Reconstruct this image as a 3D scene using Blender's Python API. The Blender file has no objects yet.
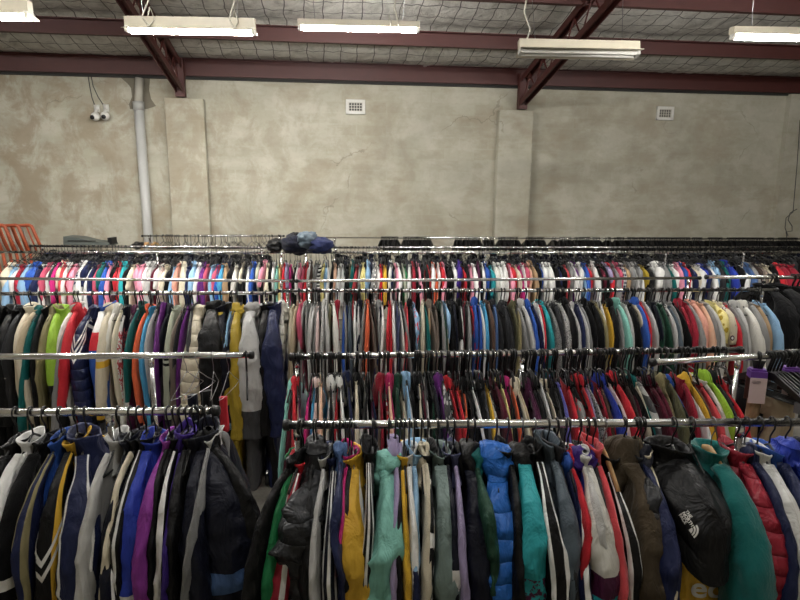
import bpy, bmesh, math, random
from math import sin, cos, pi, radians as R, sqrt, atan2, tan
from mathutils import Vector, Matrix, noise

random.seed(7)
S = bpy.context.scene
COL = S.collection
W_, H_, F_ = 800, 600, 600.0
PITCH, ROLL = R(11.1), R(0.45)
CAMZ = 2.2
YAWWALL = R(7.0)          # the back wall runs away to the right

# ------------------------------------------------------------------ camera
cam = bpy.data.cameras.new('camera'); camo = bpy.data.objects.new('camera', cam)
COL.objects.link(camo); S.camera = camo
cam.sensor_width = 36; cam.lens = 36 * F_ / W_; cam.clip_end = 100
MC = Matrix.Rotation(R(90) - PITCH, 4, 'X') @ Matrix.Rotation(ROLL, 4, 'Z')
camo.matrix_world = Matrix.Translation((0, 0, CAMZ)) @ MC
M3 = MC.to_3x3()
EYE = Vector((0, 0, CAMZ))

def ray(px, py):
    return (M3 @ Vector(((px - 400) / F_, (300 - py) / F_, -1))).normalized()
def at_z(px, py, z):
    d = ray(px, py); return EYE + d * ((z - CAMZ) / d.z)
def at_y(px, py, y):
    d = ray(px, py); return EYE + d * (y / d.y)
def at_plane(px, py, p, n):
    d = ray(px, py); return EYE + d * ((p - EYE).dot(n) / d.dot(n))

# ------------------------------------------------------------------ colours and materials
def lin(c):
    o = []
    for v in c:
        v = v / 255.0
        o.append(v / 12.92 if v <= .04045 else ((v + .055) / 1.055) ** 2.4)
    return (o[0], o[1], o[2], 1)
PAL = {
 'black': (13,13,15), 'charcoal': (42,43,46), 'dark-grey': (70,70,72), 'grey': (134,134,133), 'light-grey': (194,193,190),
 'white': (238,237,233), 'off-white': (222,219,210), 'cream': (220,209,184), 'beige': (198,180,150), 'tan': (168,140,106), 'brown': (86,66,56),
 'dark-brown': (58,46,42), 'taupe': (122,110,100), 'olive': (92,90,64), 'khaki': (146,136,98), 'sage': (170,175,155),
 'mint': (128,190,176), 'teal': (16,98,96), 'dark-green': (30,66,50), 'green': (22,110,62), 'lime': (150,192,52), 'yellow': (224,176,44),
 'mustard': (172,146,36), 'pale-yellow': (228,214,140), 'orange': (224,96,52), 'peach': (238,190,160), 'salmon': (226,160,140), 'coral': (206,66,74),
 'red': (204,28,44), 'crimson': (150,24,46), 'maroon': (88,24,42), 'pink': (234,150,172), 'pale-pink': (232,204,200),
 'magenta': (202,30,122), 'raspberry': (178,32,92), 'rose': (200,82,110), 'purple': (104,40,122), 'plum': (78,28,62),
 'lilac': (168,154,192), 'periwinkle': (106,104,186), 'navy': (28,36,72), 'dark-navy': (16,19,34), 'blue': (38,84,172),
 'royal-blue': (34,58,166), 'bright-blue': (24,104,196), 'light-blue': (142,182,216), 'sky-blue': (70,158,204),
 'slate': (86,98,108), 'slate-blue': (74,78,110), 'steel-blue': (72,102,150), 'turquoise': (40,168,176), 'violet': (62,36,130), 'orchid': (150,60,160),
 'grey-green': (120,138,134), 'olive-brown': (72,62,48)}

class NT:
    def __init__(s, name):
        s.m = bpy.data.materials.new(name); s.m.use_nodes = True
        s.t = s.m.node_tree; s.b = s.t.nodes['Principled BSDF']
    def n(s, typ, **kw):
        x = s.t.nodes.new(typ)
        for k, v in kw.items():
            if k.startswith('i_'):
                x.inputs[k[2:].replace('_', ' ')].default_value = v
            else: setattr(x, k, v)
        return x
    def l(s, a, b): s.t.links.new(a, b)
    def math(s, op, a, b=None, c=None, clamp=False):
        x = s.t.nodes.new('ShaderNodeMath'); x.operation = op; x.use_clamp = clamp
        for i, v in enumerate((a, b, c)):
            if v is None: continue
            if isinstance(v, (int, float)): x.inputs[i].default_value = v
            else: s.l(v, x.inputs[i])
        return x.outputs[0]
    def mix(s, f, a, b):
        x = s.t.nodes.new('ShaderNodeMix'); x.data_type = 'RGBA'
        for i, v in ((0, f), (6, a), (7, b)):
            if isinstance(v, (int, float)): x.inputs[i].default_value = v
            elif isinstance(v, tuple): x.inputs[i].default_value = v
            else: s.l(v, x.inputs[i])
        return x.outputs[2]
    def ramp(s, f, stops):
        x = s.t.nodes.new('ShaderNodeValToRGB'); e = x.color_ramp.elements
        e[0].position, e[0].color = stops[0]; e[1].position, e[1].color = stops[-1]
        for p, c in stops[1:-1]:
            q = e.new(p); q.color = c
        s.l(f, x.inputs[0]); return x.outputs[0]
    def noise(s, vec, scale, detail=3, rough=.55, dist=0):
        x = s.n('ShaderNodeTexNoise'); x.inputs['Scale'].default_value = scale; x.inputs['Detail'].default_value = detail
        x.inputs['Roughness'].default_value = rough; x.inputs['Distortion'].default_value = dist
        if vec is not None: s.l(vec, x.inputs['Vector'])
        return x.outputs[0]
    def mapping(s, vec, sc=(1,1,1), rot=(0,0,0)):
        x = s.n('ShaderNodeMapping'); x.inputs['Scale'].default_value = sc; x.inputs['Rotation'].default_value = rot
        s.l(vec, x.inputs[0]); return x.outputs[0]
    def bump(s, h, strength, dist=.01):
        x = s.n('ShaderNodeBump'); x.inputs['Strength'].default_value = strength; x.inputs['Distance'].default_value = dist
        s.l(h, x.inputs['Height']); s.l(x.outputs[0], s.b.inputs['Normal'])
    def set(s, **kw):
        for k, v in kw.items():
            s.b.inputs[k.replace('_', ' ')].default_value = v
        return s.m

MATS = {}
def plain(name, rgb, rough=.5, metal=0, nscale=40, namp=.12):
    if name in MATS: return MATS[name]
    q = NT(name); tc = q.n('ShaderNodeTexCoord')
    n = q.noise(tc.outputs['Object'], nscale, 3)
    c = lin(rgb); f = q.math('MULTIPLY_ADD', n, namp * 2, 1 - namp)
    col = q.n('ShaderNodeVectorMath', operation='SCALE'); col.inputs[0].default_value = c[:3]; q.l(f, col.inputs['Scale'])
    q.l(col.outputs[0], q.b.inputs['Base Color']); q.set(Roughness=rough, Metallic=metal)
    q.bump(n, .06); MATS[name] = q.m; return q.m

# cloth.  pat: None or tuple; UV.x runs round the piece (0.5 = outward side), UV.y = metres below the rail
def cloth(kind, col, pat=None):
    key = (kind, col, pat)
    if key in MATS: return MATS[key]
    q = NT('%s_%s' % (kind, col.replace('-', '_')))
    tc = q.n('ShaderNodeTexCoord'); oi = q.n('ShaderNodeObjectInfo')
    uv = tc.outputs['UV']; ob = tc.outputs['Object']
    sp = q.n('ShaderNodeSeparateXYZ'); q.l(uv, sp.inputs[0]); U, V = sp.outputs[0], sp.outputs[1]
    base = lin(PAL[col]); c = base
    def band(x, a, b):
        return q.math('MULTIPLY', q.math('GREATER_THAN', x, a), q.math('LESS_THAN', x, b))
    if pat:
        for p in pat:
            k = p[0]
            if k == 'lines':                       # lengthwise stripes: (lines, colour, n, pitch, width)
                c2 = lin(PAL[p[1]]); n, pitch, wd = p[2], p[3], p[4]
                cen = p[5] if len(p) > 5 else .5
                for i in range(n):
                    u0 = cen + (i - (n - 1) / 2) * pitch
                    c = q.mix(band(U, u0 - wd / 2, u0 + wd / 2), c, c2)
            elif k == 'band':                      # (band, colour, v0, v1)
                c = q.mix(band(V, p[2], p[3]), c, lin(PAL[p[1]]))
            elif k == 'chev':
                w = q.math('ADD', V, q.math('MULTIPLY', q.math('ABSOLUTE', q.math('SUBTRACT', U, .5)), .5))
                c = q.mix(band(w, p[2], p[3]), c, lin(PAL[p[1]]))
            elif k == 'hoops':
                f = q.math('FRACT', q.math('DIVIDE', V, p[2]))
                c = q.mix(q.math('LESS_THAN', f, .5), c, lin(PAL[p[1]]))
            elif k == 'spk':
                n = q.noise(ob, 160, 2); c = q.mix(q.math('GREATER_THAN', n, .53), c, lin(PAL[p[1]]))
            elif k == 'floral':
                vo = q.n('ShaderNodeTexVoronoi'); vo.inputs['Scale'].default_value = p[2]; q.l(q.mapping(ob, (1,1,1)), vo.inputs['Vector'])
                c = q.mix(q.math('LESS_THAN', vo.outputs['Distance'], .36), c, lin(PAL[p[1]]))
                if len(p) > 3: c = q.mix(q.math('LESS_THAN', vo.outputs['Distance'], .2), c, lin(PAL[p[3]]))
            elif k == 'print':                     # rough printed motif between two heights
                n = q.noise(ob, 45, 4, .7)
                f = q.math('MULTIPLY', q.math('GREATER_THAN', n, .5), band(V, p[2], p[3]))
                c = q.mix(f, c, lin(PAL[p[1]]))
            elif k == 'check':
                f1 = q.math('LESS_THAN', q.math('FRACT', q.math('MULTIPLY', V, 22)), .4)
                f2 = q.math('LESS_THAN', q.math('FRACT', q.math('MULTIPLY', U, 9)), .4)
                c = q.mix(q.math('MULTIPLY', q.math('ADD', f1, f2), .5), c, lin(PAL[p[1]]))
    rough, sheen, bs = {'knit': (.92, .08, .6), 'nylon': (.5, 0, .75), 'puffer': (.4, 0, .8), 'fleece': (.97, .3, .4), 'cotton': (.85, .1, .6), 'leather': (.4, 0, .5)}[kind]
    ns = {'knit': 260, 'nylon': 60, 'puffer': 45, 'fleece': 170, 'cotton': 120, 'leather': 90}[kind]
    n1 = q.noise(ob, ns, 2)
    n2 = q.noise(q.mapping(ob, (16, 16, 5)), 1.0, 3, .55, .8)
    rg = q.n('ShaderNodeTexNoise', noise_type='RIDGED_MULTIFRACTAL'); q.l(q.mapping(ob, (1.2, 1, .62), (.5, .3, .2)), rg.inputs['Vector'])
    rg.inputs['Scale'].default_value = {'nylon': 9, 'puffer': 12, 'knit': 6, 'fleece': 6, 'cotton': 8, 'leather': 9}[kind]; rg.inputs['Detail'].default_value = 2.5; rg.inputs['Roughness'].default_value = .45; rg.inputs['Distortion'].default_value = .9
    h = q.math('ADD', q.math('MULTIPLY', n1, .12 if kind in ('knit', 'fleece') else .04), q.math('MULTIPLY', n2, .9))
    h = q.math('ADD', h, q.math('MULTIPLY', rg.outputs[0], {'nylon': .4, 'puffer': .35, 'knit': .16, 'fleece': .05, 'cotton': .3, 'leather': .3}[kind]))
    if kind == 'puffer':
        h = q.math('ADD', h, q.math('MULTIPLY', q.math('POWER', q.math('ABSOLUTE', q.math('SINE', q.math('MULTIPLY', V, 55))), .45), .5))
    hs = q.n('ShaderNodeHueSaturation'); hs.inputs['Saturation'].default_value = .97
    q.l(q.math('ADD', q.math('MULTIPLY_ADD', oi.outputs['Random'], .22, .86), q.math('MULTIPLY_ADD', n1, .12, -.06)), hs.inputs['Value'])
    if isinstance(c, tuple): hs.inputs['Color'].default_value = c
    else: q.l(c, hs.inputs['Color'])
    q.l(hs.outputs[0], q.b.inputs['Base Color'])
    q.set(Roughness=rough)
    q.b.inputs['Sheen Weight'].default_value = sheen; q.b.inputs['Sheen Roughness'].default_value = .5
    q.b.inputs['Specular IOR Level'].default_value = .25 if kind in ('nylon', 'puffer', 'leather') else .12
    q.bump(h, bs, .03)
    MATS[key] = q.m
    return q.m

CHROME = plain('chrome_tube', (232, 232, 232), .2, 1.0, 15, .05)
STEEL = plain('steel_wire', (150, 150, 152), .3, 1.0)
BLACKP = plain('black_plastic', (20, 20, 21), .42)
GREYP = plain('grey_plastic', (96, 96, 98), .5)
WHITEP = plain('white_plastic', (214, 212, 205), .45)
WOOD = plain('pale_wood', (186, 146, 98), .5, 0, 25, .2)
MAROON = plain('maroon_steel_paint', (72, 31, 27), .55, 0, 6, .22)
FIXW = plain('white_enamel', (196, 188, 168), .45, 0, 8, .15)
CABLE = plain('white_cable', (196, 190, 176), .5)
DCABLE = plain('dark_cable', (58, 58, 60), .5)
ORANGE = plain('orange_enamel', (158, 76, 46), .5, 0, 20, .25)

# ------------------------------------------------------------------ mesh helpers
def mesh(name, V, Fc, uv=None, smooth=True):
    me = bpy.data.meshes.new(name); me.from_pydata([tuple(v) for v in V], [], Fc)
    if uv:
        ul = me.uv_layers.new(name='UVMap')
        fl = [c for f in uv for p in f for c in p]
        ul.data.foreach_set('uv', fl)
    me.polygons.foreach_set('use_smooth', [smooth] * len(me.polygons))
    me.update(); return me
def put(name, me, m=None, parent=None, loc=None):
    o = bpy.data.objects.new(name, me)
    if m is not None:
        if not me.materials: me.materials.append(None)
        o.material_slots[0].link = 'OBJECT'; o.material_slots[0].material = m
    COL.objects.link(o)
    if parent: o.parent = parent
    if loc is not None: o.location = loc
    return o
def tag(o, label=None, cat=None, group=None, kind=None):
    if label: o['label'] = label
    if cat: o['category'] = cat
    if group: o['group'] = group
    if kind: o['kind'] = kind
    return o
def empty(name, loc=(0, 0, 0), rz=0):
    o = bpy.data.objects.new(name, None); o.empty_display_size = .05
    COL.objects.link(o); o.location = loc; o.rotation_euler = (0, 0, rz); return o

class MB:
    def __init__(s): s.V, s.F, s.U = [], [], []
    def rings(s, rings, closed=True, cap0=False, cap1=False, vs=None):
        b = len(s.V); n = len(rings[0]); m = len(rings)
        for r in rings: s.V += [Vector(p) for p in r]
        for i in range(m - 1):
            for j in range(n if closed else n - 1):
                k = (j + 1) % n
                s.F.append((b + i * n + j, b + i * n + k, b + (i + 1) * n + k, b + (i + 1) * n + j))
                u0, u1 = j / n, (j + 1) / n
                def vv(ii, jj): return -rings[ii][jj][2] if vs is None else vs[ii]
                s.U.append(((u0, vv(i, j)), (u1, vv(i, k)), (u1, vv(i + 1, k)), (u0, vv(i + 1, j))))
        for on, base in ((cap0, 0), (cap1, m - 1)):
            if on:
                idx = [b + base * n + j for j in range(n)]
                if base == 0: idx = idx[::-1]
                s.F.append(tuple(idx)); s.U.append(tuple((.5, -s.V[i][2]) for i in idx))
        return s
    def tube(s, pts, r, n=8, caps=True):
        pts = [Vector(p) for p in pts]; rs = r if isinstance(r, (list, tuple)) else [r] * len(pts)
        rings = []; up = None
        for i, p in enumerate(pts):
            t = (pts[min(i + 1, len(pts) - 1)] - pts[max(i - 1, 0)]).normalized()
            if up is None:
                up = Vector((0, 0, 1)) if abs(t.z) < .9 else Vector((0, 1, 0))
            a = t.cross(up).normalized(); bb = a.cross(t).normalized(); up = bb
            rings.append([p + a * (rs[i] * cos(2 * pi * j / n)) + bb * (rs[i] * sin(2 * pi * j / n)) for j in range(n)])
        return s.rings(rings, True, caps, caps)
    def box(s, c, d, M=None):
        b = len(s.V)
        for z in (-.5, .5):
            for x, y in ((-.5, -.5), (.5, -.5), (.5, .5), (-.5, .5)):
                p = Vector((x * d[0], y * d[1], z * d[2])) + Vector(c)
                s.V.append(M @ p if M else p)
        for f in ((3, 2, 1, 0), (4, 5, 6, 7), (0, 1, 5, 4), (1, 2, 6, 5), (2, 3, 7, 6), (3, 0, 4, 7)):
            s.F.append(tuple(b + i for i in f)); s.U.append(((0, 0), (1, 0), (1, 1), (0, 1)))
        return s
    def prism(s, poly, p0, ax, ay, az, h):          # polygon in (ax, ay) extruded along az
        b = len(s.V); n = len(poly)
        for k in (0, h):
            for x, y in poly: s.V.append(Vector(p0) + ax * x + ay * y + az * k)
        s.F.append(tuple(range(b + n - 1, b - 1, -1))); s.F.append(tuple(range(b + n, b + 2 * n)))
        s.U += [tuple((0, 0) for _ in range(n))] * 2
        for j in range(n):
            k = (j + 1) % n
            s.F.append((b + j, b + k, b + n + k, b + n + j)); s.U.append(((0, 0), (1, 0), (1, 1), (0, 1)))
        return s
    def mesh(s, name, smooth=True): return mesh(name, s.V, s.F, s.U, smooth)
    def build(s, name, m, parent=None, smooth=False): return put(name, s.mesh(name, smooth), m, parent)

def sm(x, a, b):
    t = min(1, max(0, (x - a) / (b - a))); return t * t * (3 - 2 * t)
def nz(x, y, z, s=0): return noise.noise(Vector((x + s * 17.3, y + s * 5.1, z - s * 9.7)))

# ------------------------------------------------------------------ room shell
WD = 9.6
wx = Vector((cos(YAWWALL), sin(YAWWALL), 0)); wn = Vector((sin(YAWWALL), -cos(YAWWALL), 0))   # wn points at the camera
w0 = Vector((0, WD, 0))
def wall_at(px, py, off=0): return at_plane(px, py, w0 + wn * off, wn)
def room(u, d, z):            # u along wall, d metres off the wall towards the camera
    return w0 + wx * u + wn * d + Vector((0, 0, z))
ZT = wall_at(400, 84).z
SLOPE = .236
def roofz(d): return ZT + .16 + SLOPE * d
EXT = 12.5   # room depth from back wall
UL, UR = -9.0, 9.5

def wall_material():
    q = NT('stained_render'); tc = q.n('ShaderNodeTexCoord'); ob = tc.outputs['Object']
    big = q.noise(ob, .55, 5, .6, .4); mid = q.noise(q.mapping(ob, (1, 1, 1.8)), 1.6, 6,   .62, .25); fine = q.noise(ob, 14, 5, .65)
    streak = q.noise(q.mapping(ob, (1.2, 1.2, .9)), 1.9, 7, .7, .4)
    sp = q.n('ShaderNodeSeparateXYZ'); q.l(ob, sp.inputs[0])
    c = q.ramp(big, [(.3, lin((156, 152, 136))), (.5, lin((176, 173, 156))), (.7, lin((189, 187, 171)))])
    c = q.mix(q.math('MULTIPLY', q.ramp(mid, [(.44, (0, 0, 0, 1)), (.64, (1, 1, 1, 1))]), .4), c, lin((200, 196, 182)))
    leftw = q.ramp(q.math('MULTIPLY_ADD', sp.outputs[0], -.13, .1), [(0, (.15, .15, .15, 1)), (1, (1, 1, 1, 1))])
    st = q.math('MULTIPLY', q.ramp(streak, [(.46, (0, 0, 0, 1)), (.58, (1, 1, 1, 1))]), leftw)
    c = q.mix(q.math('MULTIPLY', st, .75), c, lin((138, 121, 97)))
    pt_ = q.noise(q.mapping(ob, (1, 1, 1.7)), 1.05, 5, .6, .15)
    c = q.mix(q.math('MULTIPLY', q.ramp(pt_, [(.53, (0, 0, 0, 1)), (.62, (1, 1, 1, 1))]), .5), c, lin((158, 148, 128)))
    # courses of blockwork ghosting through the render
    br = q.n('ShaderNodeTexBrick'); br.inputs['Scale'].default_value = 1
    br.inputs['Brick Width'].default_value = .46; br.inputs['Row Height'].default_value = .17; br.inputs['Mortar Size'].default_value = .012
    mp = q.mapping(ob, (1, 1, 1), (R(90), 0, 0)); q.l(mp, br.inputs['Vector'])
    br.inputs['Color1'].default_value = (0, 0, 0, 1); br.inputs['Color2'].default_value = (1, 1, 1, 1); br.inputs['Mortar'].default_value = (.4, .4, .4, 1)
    bf = q.math('MULTIPLY', q.math('MULTIPLY', br.outputs[0], q.ramp(mid, [(.42, (1, 1, 1, 1)), (.6, (0, 0, 0, 1))])), .32)
    c = q.mix(bf, c, lin((140, 126, 104)))
    c = q.mix(q.math('MULTIPLY', q.math('SUBTRACT', fine, .5), .5, clamp=True), c, lin((116, 106, 90)))
    # hairline cracks
    vo = q.n('ShaderNodeTexVoronoi', feature='DISTANCE_TO_EDGE'); vo.inputs['Scale'].default_value = .55
    wv = q.n('ShaderNodeVectorMath', operation='ADD'); q.l(ob, wv.inputs[0])
    nn = q.n('ShaderNodeTexNoise'); nn.inputs['Scale'].default_value = 3; nn.inputs['Detail'].default_value = 6; q.l(ob, nn.inputs['Vector']); 
    sc = q.n('ShaderNodeVectorMath', operation='SCALE'); sc.inputs['Scale'].default_value = .5; q.l(nn.outputs[1], sc.inputs[0]); q.l(sc.outputs[0], wv.inputs[1])
    q.l(wv.outputs[0], vo.inputs['Vector'])
    cr = q.math('MULTIPLY', q.math('LESS_THAN', vo.outputs[0], .004), q.ramp(q.noise(ob, .8, 2), [(.56, (0, 0, 0, 1)), (.6, (1, 1, 1, 1))]))
    c = q.mix(q.math('MULTIPLY', cr, .3), c, lin((84, 74, 60)))
    q.l(c, q.b.inputs['Base Color']); q.set(Roughness=.93)
    q.bump(q.math('ADD', q.math('MULTIPLY', fine, .3), mid), .25, .02)
    return q.m
WALLM = wall_material()

def oriented(name, u0, u1, d0, d1, z0, z1, m, kind='structure'):
    """box in wall coordinates; its own origin sits on the wall line"""
    b = MB(); b.box(((u0 + u1) / 2, -(d0 + d1) / 2, (z0 + z1) / 2), (u1 - u0, abs(d1 - d0), z1 - z0))
    o = b.build(name, m); o.location = w0; o.rotation_euler = (0, 0, YAWWALL)
    if kind: o['kind'] = kind
    return o
oriented('wall_back', UL - .2, UR + .2, -.2, 0, -.1, ZT + .55, WALLM)
oriented('wall_left', UL - .2, UL, 0, EXT, -.1, roofz(EXT) + .5, WALLM)
oriented('wall_right', UR, UR + .2, 0, EXT, -.1, roofz(EXT) + .5, WALLM)
oriented('wall_front', UL - .2, UR + .2, EXT, EXT + .2, -.1, roofz(EXT) + .5, WALLM)
def floor_material():
    q = NT('worn_concrete'); tc = q.n('ShaderNodeTexCoord'); n = q.noise(tc.outputs['Object'], 1.5, 7, .65); n2 = q.noise(tc.outputs['Object'], 30, 4)
    q.l(q.ramp(q.math('ADD', q.math('MULTIPLY', n, .8), q.math('MULTIPLY', n2, .2)), [(.35, lin((92, 88, 82))), (.65, lin((140, 136, 128)))]), q.b.inputs['Base Color'])
    q.set(Roughness=.7); q.bump(n2, .1); return q.m
oriented('floor', UL - .2, UR + .2, -.2, EXT + .2, -.1, 0, floor_material())

# ceiling: sagging foil blanket on wire netting, following the roof pitch
def foil_material():
    q = NT('foil_blanket'); tc = q.n('ShaderNodeTexCoord'); uv = tc.outputs['UV']; ob = tc.outputs['Object']
    n = q.noise(q.mapping(ob, (1, 1, 1)), 3.5, 6, .65, 1.2); n2 = q.noise(ob, 16, 5, .7, .6); n3 = q.noise(ob, 1.1, 3)
    c = q.ramp(n, [(.3, lin((166, 163, 156))), (.5, lin((212, 209, 202))), (.72, lin((232, 230, 223)))])
    c = q.mix(q.math('MULTIPLY', q.ramp(n3, [(.5, (0, 0, 0, 1)), (.7, (1, 1, 1, 1))]), .35), c, lin((130, 124, 114)))
    sp = q.n('ShaderNodeSeparateXYZ'); q.l(uv, sp.inputs[0])
    wob = q.math('MULTIPLY', q.math('SUBTRACT', q.noise(ob, 2.2, 2), .5), .1)
    fx = q.math('FRACT', q.math('DIVIDE', q.math('ADD', sp.outputs[0], wob), .235)); fy = q.math('FRACT', q.math('DIVIDE', q.math('ADD', sp.outputs[1], wob), .26))
    ln = q.math('MAXIMUM', q.math('LESS_THAN', fx, .055), q.math('LESS_THAN', fy, .05))
    c = q.mix(q.math('MULTIPLY', ln, .85), c, lin((52, 49, 47)))
    q.l(c, q.b.inputs['Base Color']); q.set(Roughness=.5, Metallic=.1)
    q.bump(q.math('ADD', n, q.math('MULTIPLY', n2, .8)), .9, .05); return q.m
PUR = [.03, 1.16, 2.3, 3.45, 4.6, 5.75, 6.9, 8.05, 9.2, 10.35, 11.5]
def ceiling():
    nu, nd = 200, 170; V, Fc, U = [], [], []
    for i in range(nd + 1):
        d = EXT * i / nd
        ph = ((d - PUR[1]) / 1.145) % 1.0
        for j in range(nu + 1):
            u = UL + (UR - UL) * j / nu
            ph2 = (u / .235) % 1.0
            sag = .085 * sin(pi * ph) ** .8 + .018 * sin(pi * ph2) + .03 * nz(u * 1.3, d * 1.6, 0) + .012 * nz(u * 6, d * 6, 3)
            V.append((u, -d, roofz(d) + .13 - sag))
    for i in range(nd):
        for j in range(nu):
            a = i * (nu + 1) + j
            Fc.append((a, a + nu + 1, a + nu + 2, a + 1))
            U.append(tuple((V[k][0], -V[k][1]) for k in (a, a + nu + 1, a + nu + 2, a + 1)))
    o = put('ceiling', mesh('ceiling', V, Fc, U), foil_material()); o.location = w0; o.rotation_euler = (0, 0, YAWWALL); o['kind'] = 'structure'
    # roof sheet above, closes the hall
    b = MB(); b.V = [Vector((UL, 0, roofz(0) + .4)), Vector((UR, 0, roofz(0) + .4)), Vector((UR, -EXT, roofz(EXT) + .4)), Vector((UL, -EXT, roofz(EXT) + .4))]
    b.F = [(0, 1, 2, 3)]; b.U = [((0, 0),) * 4]
    r = b.build('roof', STEEL); r.location = w0; r.rotation_euler = (0, 0, YAWWALL); r['kind'] = 'structure'
ceiling()

# purlins: C sections running along the wall
for i, d in enumerate(PUR):
    z0 = roofz(d) - (.1 if i == 0 else .09); h = .25 if i == 0 else .19; b = MB()
    for (yy, zz, ww, hh) in ((0, .5 * h, .012, h), (-.035, .006, .075, .012), (-.035, h - .006, .075, .012), (-.072, .02, .012, .035)):
        b.box(((UL + UR) / 2, -d + yy, z0 + zz - .05), (UR - UL, ww, hh))
    o = b.build('trim_%d' % (i + 1), MAROON); o.name = 'roof_beam' if i == 0 else 'roof_beam.%03d' % i
    o.location = w0; o.rotation_euler = (0, 0, YAWWALL); o['kind'] = 'structure'
# a flashing strip between the wall head and the eave beam
oriented('trim_1', UL, UR, 0.0, .05, ZT + .012, ZT + .06, plain('galvanised_strip', (74, 73, 72), .6, .1))
oriented('trim_2', UL, UR, 0.0, .03, ZT - .02, ZT + .011, plain('dark_sealant', (42, 40, 38), .8))

# pilasters
def pil(px0, px1, pytop, i):
    a = wall_at(px0, 160, .14); bq = wall_at(px1, 160, .14); zt = wall_at((px0 + px1) / 2, pytop, .14).z
    u0 = (a - w0).dot(wx); u1 = (bq - w0).dot(wx)
    o = oriented('wall_pilaster' if i == 0 else 'wall_pilaster.%03d' % i, u0, u1, 0, .14, 0, zt, WALLM)
    bv = o.modifiers.new('edge', 'BEVEL'); bv.width = .015; bv.segments = 2
    return (u0 + u1) / 2, zt
P1 = pil(167.5, 206.5, 98, 0); P2 = pil(497.5, 532, 110, 1)
P3u = P2[0] + (P2[0] - P1[0])
p3 = (wall_at(782, 170, .1) - w0).dot(wx); oriented('wall_pilaster.002', p3, p3 + .6, 0, .1, 0, ZT, WALLM)
# rafters: lattice trusses perpendicular to the wall
def rafter(u, zt, i, side):
    root = empty('roof_truss' if i == 0 else 'roof_truss.%03d' % i, w0, YAWWALL); root['kind'] = 'structure'
    d1 = EXT; dp = Vector((0, -1, SLOPE)).normalized()
    zb = zt + .03; gap = .36
    def pt(d, h): return Vector((u, -d, zb + SLOPE * d + h))
    def bar(p, q, w, h, name, n=1):
        b = MB(); t = (q - p); L = t.length; t.normalize(); sx = Vector((1, 0, 0)); up = sx.cross(t).normalized()
        M = Matrix((sx, t, up)).transposed().to_4x4(); M.translation = (p + q) / 2
        for s in ((-1, 1) if n == 2 else (0,)):
            b.box((s * .045, 0, 0), (w, L, h), M)
            if n == 2: b.box((s * .028, 0, -h / 2 + .006), (.05, L, .012), M)
        return b.build(name, MAROON, root)
    bar(pt(.06, .02), pt(d1, .02), .012, .08, 'bottom_chord', 2)
    bar(pt(.06, gap), pt(d1, gap), .012, .08, 'top_chord', 2)
    b = MB(); b.box((u, -.16, zb + gap / 2 + .06), (.13, .12, gap + .16)); b.build('end_plate', MAROON, root)
    b = MB(); n = int(d1 / .26)
    for k in range(n):
        a0 = pt(.2 + k * .26, .03 if k % 2 == 0 else gap); a1 = pt(.2 + (k + 1) * .26, gap if k % 2 == 0 else .03)
        b.tube([a0, a1], .011, 6)
    b.build('lattice', MAROON, root)
rafter((wall_at(181, 98, .16) - w0).dot(wx), P1[1], 0, 1)
rafter((wall_at(522, 107, .16) - w0).dot(wx), P2[1], 1, -1)
rafter(P3u + .1, P2[1], 2, -1)
rafter(2 * P1[0] - P2[0], P1[1], 3, 1)

# downpipe with its patch of bare mortar
a = wall_at(138.5, 104, .09); bq = wall_at(148.5, 238, .09)
root = empty('downpipe', (bq.x, bq.y, 0)); tag(root, 'pale grey plastic downpipe running down the back wall beside the left pilaster', 'pipe')
pt = lambda px, py: wall_at(px, py, .09) - Vector((bq.x, bq.y, 0))
b = MB(); z1 = pt(138.5, 106); p0 = pt(149, 246); p0.z = .02
b.tube([p0, pt(149, 246), z1], .066, 16); b.build('pipe', plain('grey_pvc', (178, 178, 174), .4, 0, 5, .08), root, True)
b = MB(); b.tube([z1 + Vector((0, 0, -.06)), z1 + Vector((0, 0, .06))], .078, 16); b.build('collar', plain('grey_pvc2', (160, 160, 155), .45, 0, 5, .1), root, True)
b = MB(); zz = pt(139.5, 78); b.tube([z1, Vector((zz.x, zz.y, zz.z))], .058, 16); b.build('upper_pipe', plain('pvc_dusty', (168, 164, 152), .6, 0, 5, .15), root, True)
def patch(name, pts, m, off):
    b = MB(); P = [wall_at(x, y, off) for x, y in pts]; n = len(P)
    b.V = P + [p - wn * (off + .001) for p in P]; b.F = [tuple(range(n))] + [(j, j + n, (j + 1) % n + n, (j + 1) % n) for j in range(n)]
    b.U = [tuple((0, 0) for _ in f) for f in b.F]
    o = b.build(name, m); bm = bmesh.new(); bm.from_mesh(o.data); bmesh.ops.recalc_face_normals(bm, faces=bm.faces); bm.to_mesh(o.data); bm.free(); return o
o = patch('trim_3', [(120, 77), (150, 76), (149, 90), (151, 99), (156, 106), (147, 109), (130, 109), (129, 104), (132, 97), (131, 88), (128, 84)], plain('bare_mortar', (116, 110, 96), .95, 0, 9, .2), .006)
o['kind'] = 'structure'

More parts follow.
